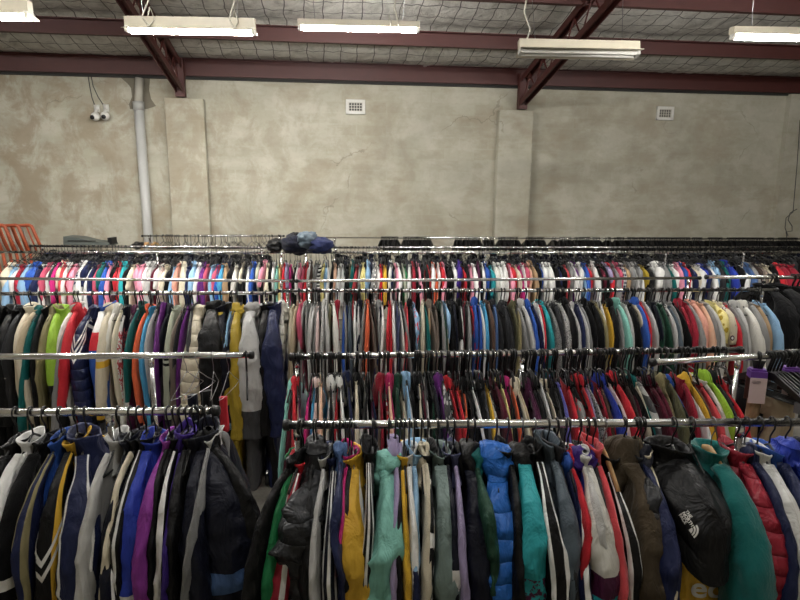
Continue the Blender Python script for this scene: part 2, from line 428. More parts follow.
# wall vents
for i, (px, py, lab) in enumerate(((355.5, 107, 'small white louvred vent high on the wall between the two pilasters'), (664.5, 113.5, 'small white louvred vent high on the wall right of both pilasters'))):
    c = wall_at(px, py); root = empty('wall_vent', c, YAWWALL); tag(root, lab, 'vent', 'white wall vents')
    w, h = .29, .21; b = MB()
    for x, z, dx, dz in ((0, h / 2 - .02, w, .04), (0, -h / 2 + .02, w, .04), (w / 2 - .02, 0, .04, h), (-w / 2 + .02, 0, .04, h)): b.box((x, -.015, z), (dx, .03, dz))
    b.build('frame', WHITEP, root)
    b = MB()
    for k in range(6): b.box((-.1 + k * .04, -.012, 0), (.012, .02, h - .06))
    for k in range(4): b.box((0, -.012, -.06 + k * .04), (w - .06, .018, .01))
    b.build('grille', plain('dusty_white', (186, 182, 170), .6), root)
    b = MB(); b.box((0, -.003, 0), (w - .06, .006, h - .06)); b.build('dark_opening', BLACKP, root)

# security cameras
for i, (px, py, side) in enumerate(((95.5, 116.5, 'left'), (105, 116, 'right'))):
    c = wall_at(px, py, .1); root = empty('dome_camera', c, YAWWALL)
    tag(root, ('white round security camera on the wall, the one nearer the corner' if i == 0 else 'white round security camera on the wall, the one nearer the downpipe'), 'security camera', 'security cameras on the back wall')
    b = MB(); rings = []
    for k in range(9):
        t = pi * k / 8; rings.append([(.062 * sin(t) * cos(a_), .062 * cos(t) * -1, .062 * sin(t) * sin(a_)) for a_ in [2 * pi * j / 14 for j in range(14)]])
    b.rings(rings); b.build('housing', WHITEP, root, True)
    b = MB(); dx = (-.02 if i == 0 else .0); b.tube([(dx, -.035, -.012), (dx * 1.4, -.066, -.018)], .03, 14); b.build('lens', BLACKP, root, True)
    b = MB(); b.tube([(0, .0, .05), (0.0, .085, .1)], .02, 8); b.box((0, .08, .12), (.07, .035, .1)); b.build('bracket', WHITEP, root, True)
    q = [wall_at(x, y, .02) - c for x, y in ([(95, 106), (92, 98), (90, 88), (88, 76)] if i == 0 else [(104, 106), (98, 97), (93, 86), (91, 76)])]
    Mi = Matrix.Rotation(-YAWWALL, 3, 'Z')
    b = MB(); b.tube([Mi @ p for p in q], .006, 5); b.build('cable', DCABLE, root, True)

# cables and a small box in the right corner
c = wall_at(788, 232, .1); root = empty('wall_cable', c); tag(root, 'dark cables hanging in a loose loop down the right end of the back wall', 'cable')
for pts in ([(800, 120), (797, 165), (794, 200), (793, 212), (786, 218), (785, 228), (788, 236)], [(797, 209), (790, 213), (788, 220), (792, 226), (792, 231), (786, 232), (787, 240)]):
    b = MB(); b.tube([wall_at(x, y, .1) - c for x, y in pts], .008, 5); b.build('cord', DCABLE, root, True)

# ------------------------------------------------------------------ fluorescent fittings
TUBE = NT('lit_tube'); TUBE.b.inputs['Emission Color'].default_value = (1.0, .975, .935, 1); TUBE.b.inputs['Emission Strength'].default_value = 90; TUBE.b.inputs['Base Color'].default_value = (.9, .9, .9, 1); TUBE = TUBE.m
UNLIT = plain('unlit_tube', (226, 224, 216), .3)
def fixture(c, rz, label, hood, tilt=0, group='fluorescent battens hung under the roof', lit=True):
    root = empty('fluorescent_light', c, rz); root.rotation_euler = (tilt, 0, rz)
    if label: tag(root, label, 'light', group)
    L = 1.24
    b = MB(); hc = .1 if hood else .06; b.box((0, 0, .01 + hc / 2), (L, .08, hc)); o = b.build('channel', FIXW, root)
    b = MB()
    if hood:
        b.box((0, -.075, .02), (L, .1, .006), Matrix.Rotation(R(16), 4, 'X')); b.box((0, .075, .02), (L, .1, .006), Matrix.Rotation(R(-16), 4, 'X'))
        b.build('reflector', FIXW, root)
    for s in ((-1, 1) if hood else (0,)):
        b = MB(); b.tube([(-L / 2 + .035, s * .035, -.018), (L / 2 - .035, s * .035, -.018)], .017, 10); b.build('tube', TUBE if lit else UNLIT, root, True)
    for s in (-1, 1):
        b = MB(); b.box((s * (L / 2 - .018), 0, -.005), (.03, .1 if hood else .05, .055)); b.build('lampholder', WHITEP, root)
    for s in (-1, 1):
        x = s * L * .36; b = MB(); d = (w0 - Vector(c)).dot(wn) * -1
        top = roofz(d) - c[2] - .02
        b.tube([(x, 0, .08), (x + .03 * s, .01, .08 + top * .5), (x, 0, max(.1, top))], .003, 5); b.build('suspension_wire', STEEL, root)
    return root
def cord(root, pts):
    b = MB(); b.tube(pts, .009, 6); b.build('power_cord', CABLE, root, True)
def fpos(px, py, dist): return EYE + ray(px, py) * dist
loops = [(0, 0, 0), (.06, -.05, .12), (.1, -.07, -.0), (.04, -.06, -.06), (-.02, -.06, .03), (.05, -.03, .2), (.12, 0, .45), (.15, 0, .8)]
c = fpos(191, 30, 6.7); f = fixture(c, R(2), 'lit twin batten with a reflector, hung left of the first roof truss foot', True); cord(f, [(x - .42, y, z + .07) for x, y, z in loops]); cord(f, [(x * .7 + .40, y, z + .06) for x, y, z in loops])
c = fpos(359, 28, 6.75); f = fixture(c, R(3), 'bare lit batten between the two roof trusses', False); cord(f, [(.3, -.05, .12), (.34, -.06, -.02), (.38, -.06, -.04), (.4, -.05, .05), (.36, -.04, .2), (.42, 0, .6)])
c = fpos(579, 52, 6.85); f = fixture(c, R(3), 'wide white unlit batten with a reflector crossing the second roof truss', True, R(-14), lit=False); cord(f, [(-.55, 0, .08), (-.5, 0, .22), (-.56, .0, .4), (-.5, 0, .7)])
c = fpos(800, 37, 6.7); fixture(c, R(3), 'bare lit batten at the right edge under the roof', False)
c = fpos(-47, 14, 6.5); fixture(c, R(2), 'lit batten end showing in the top left corner', True)
# unseen battens of the same model, added overhead to light racks, ceiling and wall
for dy, xs in ((4.2, (-6, -2, 2, 6)), (1.6, (-4, 0, 4))):
    for dx in xs:
        p = Vector((dx, dy, 0)); d = (p - w0).dot(wn)
        fixture((dx, dy, min(roofz(d) - .75, 4.5)), R(3), 'unseen lit batten added above the frame to light the hall', False, 0, 'unseen battens added to light the hall')


# ------------------------------------------------------------------ clothes racks
RAILR = .0145
class Rail:
    def __init__(s, phrase, a, b, z=1.4, r=RAILR):
        s.phrase, s.z, s.r = phrase, z, r
        s.a, s.b = at_z(a[0], a[1], z), at_z(b[0], b[1], z)
        s.dir = (s.b - s.a).normalized(); s.n = Vector((s.dir.y, -s.dir.x, 0))   # n towards the viewer
        s.ang = atan2(s.dir.y, s.dir.x); s.len = (s.b - s.a).length
        s.items = []
    def rack(s, label, ups=(.04, .96), knobs=(0, 1), shelf=True):
        root = empty('clothes_rack', (s.a.x, s.a.y, 0), s.ang)
        tag(root, label, 'clothes rack', 'chrome clothes racks')
        b = MB(); b.tube([(0, 0, s.z), (s.len, 0, s.z)], s.r, 14); b.build('rail', CHROME, root, True)
        for u in ups:
            x = u * s.len
            b = MB(); b.tube([(x, 0, .1), (x, 0, s.z - s.r * .6)], .011, 12); b.build('upright', CHROME, root, True)
            b = MB(); b.tube([(x, 0, s.z - .05), (x, 0, s.z - .012)], .0145, 12); b.build('socket', CHROME, root, True)
            b = MB(); b.tube([(x, -.24, .1), (x, .24, .1)], .0125, 10); o = b.build('foot', CHROME, root, True)
            for yy in (-.22, .22):
                b = MB(); b.tube([(x - .012, yy, .042), (x + .012, yy, .042)], .04, 14); b.tube([(x, yy, .05), (x, yy, .095)], .008, 8); b.build('castor', BLACKP, o, True)
        for k in knobs:
            x = k * s.len; sg = 1 if k else -1
            b = MB(); b.tube([(x - sg * .012, 0, s.z), (x + sg * .004, 0, s.z), (x + sg * .01, 0, s.z)], [s.r * 1.35, s.r * 1.35, s.r * 1.0], 14); b.build('end_cap', BLACKP, root, True)
        if shelf and len(ups) > 1:
            b = MB(); b.tube([(ups[0] * s.len, 0, .22), (ups[-1] * s.len, 0, .22)], .011, 10); b.build('lower_bar', CHROME, root, True)
        return root

RL = {
 'FL': Rail('front left rail', (-70, 413), (217, 411)),
 'FR': Rail('front right rail', (286, 425), (838, 422)),
 'SL': Rail('second left rail', (-70, 357), (252, 355)),
 'SR': Rail('second right rail', (291, 357), (741, 350)),
 'XR': Rail('hanger rail', (652, 362.5), (845, 352)),
 'ML': Rail('middle left rail', (-70, 294), (276, 293), 1.4, .013),
 'MR': Rail('middle right rail', (277, 291), (777, 290), 1.4, .013),
 'BL': Rail('plain left rail', (-60, 278), (292, 281), 1.37, .013),
 'BR': Rail('plain right rail', (296, 281), (700, 278), 1.37, .013),
 'NR': Rail('far right rail', (706, 277), (845, 277.5), 1.42, .016),
 'KL': Rail('back left rail', (-50, 252), (291, 252.5), 1.4, .014),
 'KR': Rail('back right rail', (294, 252.5), (850, 252.5), 1.4, .014),
 'QL': Rail('rear left rail', (30, 246), (269, 247.5), 1.4, .014),
 'QR': Rail('rear right rail', (325, 247.5), (850, 247.5), 1.4, .014),
 'ZL': Rail('wall left rail', (142, 236), (284, 236), 1.42, .012),
 'ZR': Rail('wall right rail', (318, 237.5), (850, 239), 1.42, .012),
}
RL['FL'].rack('front left chrome clothes rack holding dark track jackets', (.045, .62), (0, 1))
RL['FR'].rack('front right chrome clothes rack holding puffer jackets, vest and fleece', (.02, .82), (0,))
RL['SL'].rack('bare chrome clothes rack behind the front left one, few hangers on it', (.05, .68), (0, 1))
RL['SR'].rack('second right chrome clothes rack packed with hooded tops', (.012, .5), (0, 1))
RL['XR'].rack('right chrome rack with purple-topped cards and bunched black hangers', (.43, .97), (0,))
RL['ML'].rack('middle left chrome clothes rack with winter jackets', (.05, .97), (0, 1))
RL['MR'].rack('middle right chrome clothes rack with grey and coloured sweatshirts', (.02, .97), (0, 1))
RL['BL'].rack('bare chrome rack in front of the back left row of clothes', (.05, .97), (0, 1))
RL['BR'].rack('bare chrome rack in front of the back right row of clothes', (.03, .97), (0, 1))
RL['NR'].rack('chrome rack at the far right with big black hangers and coats', (.42, .97), (0,))
RL['KL'].rack('back left chrome clothes rack with a row of small shirts', (.05, .6, .97), (0, 1))
RL['KR'].rack('long back right chrome clothes rack with a row of small shirts', (.02, .33, .655, .8, .93), (0, 1))
RL['QL'].rack('rear left chrome rack crowded with black hangers', (.05, .97), (0, 1))
RL['QR'].rack('rear right chrome rack crowded with black hangers', (.02, .5, .97), (0, 1))
RL['ZL'].rack('thin rack by the wall left of the denim pile with empty hangers', (.05, .97), (0, 1))
RL['ZR'].rack('thin rack by the wall carrying bunches of black hangers', (.03, .3, .6, .97), (0, 1))

# ------------------------------------------------------------------ hangers
def hanger_shapes(kind, half=.205, hi=True, dz=0):
    seg = 12 if hi else 7; n = 6 if hi else 4
    r = {'plastic': .0032, 'wire': .0018, 'wood': .002}[kind]
    hr = RAILR + .0045; b = MB()
    pts = [(0, hr * cos(a), hr * sin(a)) for a in [R(-35) + (R(215)) * i / seg for i in range(seg + 1)]]
    e = pts[-1]; pts += [(0, -hr * .9, -.018), (0, -.006, -.038), (0, 0, -.05), (0, 0, -.085 if kind != 'wood' else -.1)]
    pts = pts[:-1] + [(0, 0, pts[-1][2] - dz)]; b.tube(pts, r if hi or kind != 'plastic' else .0046, n); hook = b.mesh('hook')
    b = MB()
    if kind == 'wood':
        rings = []
        for i in range(13):
            y = -half + 2 * half * i / 12; a = abs(y) / half
            cz = -.1 - .07 * a ** 1.3; hh = .017 - .004 * a; tt = .0065
            rings.append([(tt * cos(t), y, cz + hh * sin(t)) for t in [2 * pi * j / 10 for j in range(10)]])
        b.rings(rings, True, True, True)
    else:
        P = [(0, -half, -.172), (0, -half * .92, -.164), (0, -half * .5, -.128), (0, -.03, -.098), (0, 0, -.078), (0, .03, -.098), (0, half * .5, -.128), (0, half * .92, -.164), (0, half, -.172)]
        b.tube(P, r * 1.15 if kind != 'plastic' else .0042, n)
        b.tube([(0, -half, -.172), (0, -half * .6, -.18), (0, half * .6, -.18), (0, half, -.172)], r if kind != 'plastic' else .0036, n)
    for v in b.V: v.z -= dz
    return hook, b.mesh('arms')
HM = {(k, h): hanger_shapes(k, hw, hi, dz) for k in ('plastic', 'wire', 'wood') for h, hw, hi, dz in (('a', .15, True, 0), ('b', .14, False, 0), ('l', .165, False, .05), ('x', .17, False, .085))}
HANGERS = []
def hanger(loc, yaw, kind='plastic', size='a', name=None, parts=True):
    hook, arms = HM[(kind, size)]
    am = {'plastic': BLACKP, 'wire': STEEL, 'wood': WOOD}[kind]
    nm = {'plastic': 'plastic_hanger', 'wire': 'wire_hanger', 'wood': 'wooden_hanger'}[kind]
    o = put(nm, arms, am, None, loc); o.rotation_euler = (0, 0, yaw)
    put('hook', hook, STEEL if kind != 'plastic' else BLACKP, o)
    return o

# ------------------------------------------------------------------ garment shapes (mm-true, hung from a rail at the origin; -Y is the near side)
def sgnpow(v, e): return math.copysign(abs(v) ** e, v)
NECK = .09
def ridge(x, y, z, s=0):
    n = 1 - abs(nz(x, y, z, s)) * 2.2
    return max(0, n) ** 2 - .3
def shoulder_z(y, half):
    a = abs(y) / half
    return -NECK - .115 * max(0, a - .28) ** 1.15 - .035 * max(0, a - .75)
def body_mesh(T, half=.205, L=.64, nu=24, nv=20, seed=0, fold=.012, puff=0, flare=.02, name='body'):
    rings = []; rs = random.Random(seed * 31 + 5); lean = rs.uniform(-.03, .03) * min(1, T / .07); fl = flare + rs.uniform(-.01, .035)
    for i in range(nv + 1):
        s = i / nv; ring = []
        w = half * (.93 + .09 * sm(s, 0, .3)) + fl * s
        th = T / 2 * (.26 + .74 * sm(s, 0, .34)) * (1 - .1 * s)
        if puff: th *= 1 + .16 * sqrt(abs(sin(pi * s * L / puff))) - .1
        for j in range(nu):
            a = 2 * pi * j / nu - pi / 2
            y = w * sgnpow(sin(a), .8); x = th * sgnpow(cos(a), .75)
            zs = shoulder_z(y, half); z = zs - L * s * (1 - .12 * (abs(y) / half) * (1 - s))
            f = fold * sm(s, .02, .4)
            n1 = nz(y * 13, z * 2.4, x * 4, seed) + .6 * nz(y * 30, z * 6, 0, seed + 3) + .7 * ridge(y * 8 + z * 5, z * 7 - y * 4, 0, seed + 9)
            x += f * n1 * (1 if abs(cos(a)) > .2 else .3); y += f * .8 * nz(z * 7, x * 9, 2, seed + 8)
            x += lean * sm(s, .2, 1)
            if s > .9: z += .012 * nz(y * 9, x * 9, 0, seed)
            ring.append((x, y, z))
        rings.append(ring)
    b = MB(); b.rings(rings, True, False, True)
    n = nu
    for j in range(n // 2):
        a0, a1 = j, j + 1; b0, b1 = (n - j) % n, n - j - 1
        if a1 == b1: b.F.append((a0, b0, a1)) if a0 != b0 else None
        elif a0 == b0: b.F.append((a0, b1, a1))
        else: b.F.append((a0, b0, b1, a1))
        if len(b.F) > len(b.U): b.U.append(tuple((.5, -b.V[k][2]) for k in b.F[-1]))
    return b.mesh(name)
def sleeve_mesh(T, side=-1, half=.205, L=.6, nu=14, nv=18, seed=0, fold=.006, puff=0, name='sleeve', crook=0.0, wid=1.0, grow=1.0):
    k = half / .205; ks = min(1.25, .55 + .45 * k); rs = random.Random(seed * 17 + 3)
    out_ = rs.uniform(-.015, .04); swx = (rs.uniform(-.03, .03) + crook * .06) * min(1, T / .07); kick = rs.uniform(-.3, .3)
    P = [(-.075 * k, -.1), (-.125 * k, -.126), (-.17 * k, -.168), (-.203 * k, -.225), (-.228 * k, -.3), (-.246 * k - out_ * .3, -.39), (-.258 * k - out_ * .6, -.5), (-.264 * k - out_ * .9, -.62), (-.266 * k - out_, -.74), (-.266 * k - out_, -.9)]
    out = [P[0]]; acc = 0; L += .08
    for p, q in zip(P, P[1:]):
        d = sqrt((q[0] - p[0]) ** 2 + (q[1] - p[1]) ** 2)
        if acc + d > L: f = (L - acc) / d; out.append((p[0] + (q[0] - p[0]) * f, p[1] + (q[1] - p[1]) * f)); break
        out.append(q); acc += d
    seg = [0]
    for p, q in zip(out, out[1:]): seg.append(seg[-1] + sqrt((q[0] - p[0]) ** 2 + (q[1] - p[1]) ** 2))
    def samp(t):
        t *= seg[-1]
        for i in range(len(seg) - 1):
            if t <= seg[i + 1] + 1e-9:
                f = (t - seg[i]) / max(1e-6, seg[i + 1] - seg[i]); p, q = out[i], out[i + 1]
                return p[0] + (q[0] - p[0]) * f, p[1] + (q[1] - p[1]) * f
        return out[-1]
    rings = []
    for i in range(nv + 1):
        t = i / nv; y, z = samp(t); y2, z2 = samp(min(1, t + .07)); y1, z1 = samp(max(0, t - .07))
        ty, tz = y2 - y1, z2 - z1; l = sqrt(ty * ty + tz * tz); ty /= l; tz /= l
        ny, nz_ = (-tz, ty)
        if ny > 0: ny, nz_ = -ny, -nz_
        ry = (.014 + .058 * sm(t, .02, .45) - .03 * sm(t, .5, 1)) * ks
        rx = T / 2 * (.42 + .62 * sm(t, .03, .42) * grow - .2 * sm(t, .6, 1)) * wid
        ph = t * L / puff if puff else 0
        pf = 1 + (.1 * sqrt(abs(sin(pi * ph))) - .06 if puff else 0)
        cx = swx * sm(t, .25, 1) + fold * 2.0 * nz(0, 0, t * 3.2, seed) + .02 * kick * sin(t * pi * 1.5)
        yo = fold * 1.6 * nz(3, 0, t * 4, seed + 6)
        ring = []
        for j in range(nu):
            a = 2 * pi * j / nu
            c, s = -cos(a), sin(a)
            d = 1 + (fold / .03) * (.8 * nz(c * 1.1, s * 1.1, t * 5, seed + 2) + .35 * nz(c * 2.5, s * 2.5, t * 14, seed + 5) + .55 * ridge(c * .9 + t * 2.2, s * .9 - t * 1.5, t * 6.5, seed + 7) * sm(t, .1, .4))
            c = sgnpow(c, .85); s = sgnpow(s, .85)
            yy = y + yo + ny * ry * c * d * pf; zz = z + nz_ * ry * c * d * pf
            ring.append((cx + rx * s * d * pf, yy * (1 if side < 0 else -1), zz))
        rings.append(ring)
    b = MB(); b.rings(rings, True, True, True)
    if side > 0: b.F = [f[::-1] for f in b.F]; b.U = [u[::-1] for u in b.U]
    return b.mesh(name)
def collar_mesh(T, h=.06, ry=.066, nu=18, seed=0, flare=.012, name='collar'):
    rings = []; rx = max(.02, T * .34); rs = random.Random(seed * 13 + 1)
    ph = rs.uniform(0, 6.28); slump = rs.uniform(.1, .5); tiltx = rs.uniform(-.25, .25); sg = rs.choice((-1, 1))
    prof = [(-.15, 1.5, 0), (-.118, 1.22, 0), (-.1, 1.05, 0), (-.092 + h * .5, .98, flare * .3), (-.092 + h * .9, 1.0, flare), (-.092 + h, .95, flare), (-.092 + h * .9, .87, flare), (-.092 + h * .4, .8, 0), (-.105, .78, 0)]
    for q, (z, k, f) in enumerate(prof):
        ring = []
        for j in range(nu):
            a = 2 * pi * j / nu; w = .014 * nz(cos(a) * 1.6, sin(a) * 1.6, z * 9, seed) * sm(z, -.11, -.05)
            up = sm(z, -.1, -.092 + h)
            dip = -h * slump * (.5 + .5 * cos(a) * sg) * up - h * .35 * up * (.5 + .5 * sin(2 * a + ph)) * .6
            x = (rx * k + f + w) * cos(a) + tiltx * h * up; y = (ry * k + f + w) * sin(a)
            ring.append((x, y, z + dip - max(0, abs(y) - .05) * .45 * (1 - up)))
        rings.append(ring)
    b = MB(); b.rings(rings, True, False, True); return b.mesh(name)
def hood_mesh(T, nu=16, nv=12, seed=0, size=1.0, side=-1, name='hood', fold=.008):
    rings = []; rx = max(.02, T * .43); rs = random.Random(seed * 7 + 2); sk = rs.uniform(-.35, .35); flop = rs.uniform(.0, .06); ti = rs.uniform(.75, 1.1)
    for i in range(nv + 1):
        t = pi * i / nv; ring = []
        for j in range(nu):
            a = 2 * pi * j / nu
            st = sin(t) ** .8 if 0 < i < nv else 0
            x = rx * st * cos(a) * (1 + .3 * (cos(t) < 0) * -cos(t))
            y = .078 * size * ti * st * sin(a) * (1 - .3 * cos(t))
            z = -.112 + .07 * size * cos(t) - (.025 if cos(t) < 0 else 0)
            n = fold * (1.3 * nz(x * 20, y * 18, z * 18, seed) + .6 * nz(x * 45, y * 42, z * 42, seed + 4) + 1.2 * ridge(y * 12 + z * 9, z * 14 - y * 5, x * 8, seed + 6))
            x += n * cos(a); y += n * sin(a) - flop * sm(z, -.14, -.04) + sk * (z + .11) * .6; z += n * .8
            x += side * (.3 * T * sm(-z, .08, .18))
            z -= .45 * max(0, abs(y) - .03) * (1 if z > -.15 else .3)
            ring.append((x, y, z))
        rings.append(ring)
    b = MB(); b.rings(rings)
    P = []
    for j in range(13):
        a = pi * j / 12; P.append((-side * rx * (.5 + .35 * sin(a)), .055 * size * cos(a) - flop * .5 * sin(a), -.14 + .085 * size * sin(a)))
    b.tube(P, .008, 6); return b.mesh(name)
def cuff_mesh(T, L, half=.205, side=-1):
    m = sleeve_mesh(T, side, half, L + .012, 14, 20, 0, .001, name='cuff'); return m

# cached small-row templates, thickness 0.1 m, scaled in X per garment
TPL = {}
def templ(kind, v, half):
    key = (kind, v, half)
    if key not in TPL:
        TPL[key] = {
         'body': lambda: body_mesh(.1, half, .62 * (.75 + .25 * half / .2), 18, 13, v + 1, .011),
         'bodyS': lambda: body_mesh(.1, half, .42, 14, 9, v + 1, .009),
         'near': lambda: sleeve_mesh(.1, -1, half, .56 * (.7 + .3 * half / .2), 10, 12, v + 3, .007, crook=(v % 3 - 1) * .4),
         'far': lambda: sleeve_mesh(.1, 1, half, .56 * (.7 + .3 * half / .2), 8, 8, v + 9, .005),
         'nearS': lambda: sleeve_mesh(.1, -1, half, .24, 10, 8, v + 3, .006, wid=1.05),
         'farS': lambda: sleeve_mesh(.1, 1, half, .24, 8, 6, v + 9, .005),
         'hood': lambda: hood_mesh(.1, 12, 9, v, 1.0, -1 if v % 2 else 1),
         'collar': lambda: collar_mesh(.1, .05, .07, 14, v),
         'crew': lambda: collar_mesh(.1, .02, .075, 14, v, .004),
        }[kind]()
    return TPL[key]
def joined(v, half):
    key = ('all', v, half)
    if key not in TPL:
        ms = [body_mesh(.1, half, .44, 14, 9, v + 1, .011), sleeve_mesh(.1, -1, half, .4 if v % 2 else .22, 8, 8, v + 3, .007, wid=1.1), sleeve_mesh(.1, 1, half, .4 if v % 2 else .22, 6, 6, v + 5, .005), collar_mesh(.1, .035 if v % 3 else .06, .06, 10, v)]
        bm = bmesh.new()
        for m in ms: bm.from_mesh(m)
        me = bpy.data.meshes.new('shirt'); bm.to_mesh(me); bm.free(); TPL[key] = me
    return TPL[key]

KIND = {'j': 'jacket', 'h': 'hoodie', 's': 'sweater', 't': 'shirt', 'p': 'puffer_jacket', 'f': 'fleece', 'v': 'vest', 'c': 'coat', 'w': 'sweatshirt', 'a': 'cardigan', 'd': 'dress'}
CLOTHK = {'j': 'nylon', 'h': 'knit', 's': 'knit', 't': 'cotton', 'p': 'puffer', 'f': 'fleece', 'v': 'puffer', 'c': 'cotton', 'w': 'knit', 'a': 'knit', 'd': 'cotton'}
def hangpoint(rail, px, py, near, yaw):
    """where along the rail a garment hangs whose near side shows at (px, py)"""
    q = at_plane(px, py, rail.a + rail.n * near * cos(yaw), rail.n)
    u = (q - rail.a).dot(rail.dir) - near * sin(yaw)
    dist = (q - EYE).length
    return u, dist
class Gar: pass
rnd_ = random.Random(5)
def place(rk, px, py, w_px, col, k, near, yaw, fitted=True):
    rail = RL[rk]; u, dist = hangpoint(rail, px, py, near, yaw)
    if fitted:
        lo, hi = .012, rail.len - .012
        if u < lo or u > hi:                       # at the end of the rail the garment swings out instead
            uc = min(max(u, lo), hi)
            yaw = max(-1.1, min(1.1, yaw + math.asin(max(-.9, min(.9, (u - uc) / near))))); u = uc
    g = Gar(); g.rail, g.u, g.px, g.col, g.k = rail, u, px, col, k
    g.yaw = rail.ang + yaw; g.T = max(.018, w_px * dist / F_); g.dist = dist
    p = rail.a + rail.dir * u; g.loc = Vector((p.x, p.y, rail.z))
    rail.items.append(g); return g
def finish(g, root):
    root.location = g.loc; root.rotation_euler = (0, 0, g.yaw); g.root = root
    tl = rnd_.uniform(-.055, .055) if g.dist < 3 else rnd_.uniform(-.07, .07)
    root.rotation_euler = (rnd_.uniform(-.03, .03), tl, g.yaw)
    root['category'] = {'puffer_jacket': 'jacket', 'wool_coat': 'coat'}.get(KIND[g.k], KIND[g.k])

# ------------------------------------------------------------------ data: the smaller rows.  x:colour:kind[:pattern]
ML = """-14:black:j 2:black:j 8:charcoal:j 16:cream:j 23.5:beige:f 29.5:teal:j 34:black:j 40:khaki:j 49.5:lime:j:low 58.5:off-white:j 63.5:grey:s 69.5:red:j
78:navy:p:three 92:blue:j:block 101:cream:j:ylow 108:off-white:j:ycuff 113:cream:s 118:dark-navy:j:wprint 125:plum:j 128.5:off-white:s 132:teal:j:wlow 137:orange:j 142:sky-blue:j 147:light-grey:s 152:dark-grey:j 156:purple:j 161:dark-navy:j 168:sage:s:bstripe 174.5:taupe:s 178:charcoal:s 182:purple:s 186:dark-grey:j 193:cream:p 
218:dark-navy:j:gold 223:light-blue:s 229:dark-navy:p"""
MRr = """282:off-white:p 289:cream:s 292.5:beige:s 297:rose:t 301:light-grey:s 304:grey:s 307:light-grey:s 310.5:white:s 314:grey:s 317.5:pale-pink:s 321.5:light-grey:h:spk 325:light-grey:s 329:olive:s 334:off-white:s 339:crimson:h 343:blue:s 346:grey:s 349.5:slate:s
353:white:s 356:light-grey:s 360:dark-navy:h 363.5:grey:s 368:orange:s 371.5:taupe:s 375:dark-brown:s 378.5:grey:h 381.5:navy:s 384.5:white:s 388:red:s 391:red:a 393.5:white:s 397:slate-blue:s 400:slate-blue:a 403:off-white:a 405.5:grey:s 408.5:coral:s 412:black:h 415.5:charcoal:s 418.5:light-blue:t:floralr
422.5:cream:s 427:teal:s 430:tan:s 433.5:taupe:h 438:taupe:s 441.5:grey:s 444.5:dark-green:s 447.5:cream:s 450:light-blue:t 453.5:black:s 457.5:dark-navy:s 461:black:h 464:white:s 467:maroon:s 470:grey:s 474:red:s 479:blue:h 482.5:blue:s 485.5:white:s 488.5:sky-blue:s
493.5:brown:s 497.5:steel-blue:s 502:charcoal:h 507:charcoal:s 512:black:s 517:olive:h 521:khaki:s 525:grey:s 529.5:light-grey:h 535:blue:h 539:navy:s 542.5:white:s 546:red:s 550.5:turquoise:s 555:grey:s:spkd 560.5:charcoal:s 567:light-grey:s:spkd 573:black:h
578:light-grey:s 583:navy:s 587:light-grey:s 591.5:grey:s 597:black:h 601:black:s 605.5:khaki:s 609:white:s 613:yellow:s 618.5:black:h 623:light-grey:s 628:mint:h 633:light-grey:s 639:black:s 644.5:cream:s 648:blue:h 651.5:red:s 655:light-grey:s 658.5:steel-blue:s 661.5:dark-navy:s
665.5:dark-green:s 670:dark-green:a 675:light-grey:s 679.5:slate:s 682.5:grey:s 685:black:s 690:crimson:h 695:crimson:s 698.5:grey:s 706:salmon:s 712.5:peach:s 717:grey:s 721.5:light-grey:s 726:pale-yellow:t:floralp 731.5:cream:t:floralb 738:red:s 743:grey:s 750:light-grey:h 757:off-white:h 764:grey:s 771.5:tan:s 778:light-blue:s"""
SRr = """281:mint:h 287:maroon:s 293:red:h 297:cream:s 300:plum:s 303:magenta:s 308:sky-blue:s 314:pale-pink:h 319:cream:s 322.5:peach:s 327:white:h 330.5:black:s 333:white:s 336:red:s 341:white:h:blow
345:white:s 349.5:navy:h 354:dark-grey:s 358:cream:s 363:black:h:wband 366.5:black:s 369.5:white:s 372.5:plum:s 375.5:navy:s 378.5:taupe:h 382.5:crimson:h 386:red:s:wdot 389.5:peach:s 394:raspberry:h 400:dark-green:h 407:cream:s 411.5:light-blue:h
415:light-grey:s 420:cream:s 423.5:black:h 427:maroon:s 430:white:s 433.5:dark-green:s 437.5:black:s 441:dark-navy:s 445.5:purple:h 450:dark-grey:t:floralg 454.5:black:s:wdot 458:red:h 463:red:s 467:black:s 470.5:orange:h 474:black:s 477.5:black:h 481:white:s
485:black:s 489:dark-grey:s 493:black:s 497:yellow:s 501.5:off-white:s 507.5:maroon:s 512:pale-yellow:s 516:black:s 520:magenta:h 523:orange:s 526.5:dark-navy:h 529.5:cream:h 533:beige:s 537.5:plum:h 541.5:plum:s 545:black:h 549:black:s 552.5:white:s
556.5:black:s 560.5:cream:h 564:dark-grey:s 567.5:black:s 572:periwinkle:s 578:red:s 584:grey:t:floralr 589:black:s 594.5:red:h 598:lilac:s 601:teal:s 605:light-grey:s:spkd 609.5:crimson:s 614:brown:s 618:crimson:s 621:royal-blue:h 625:black:h:wband 629.5:pale-pink:s 636:red:h
641.5:dark-brown:s 646:maroon:s 649:black:s 652:cream:s 656:teal:h 662:light-grey:s:gband 669.5:maroon:h 675:maroon:s 680:khaki:h 685:olive:s 690:black:h 695:blue:h 701.5:crimson:s 706.5:white:s 711:yellow:h 715:brown:s 721:coral:s 728:off-white:s 733:lime:h 739:charcoal:h 746:red:h"""
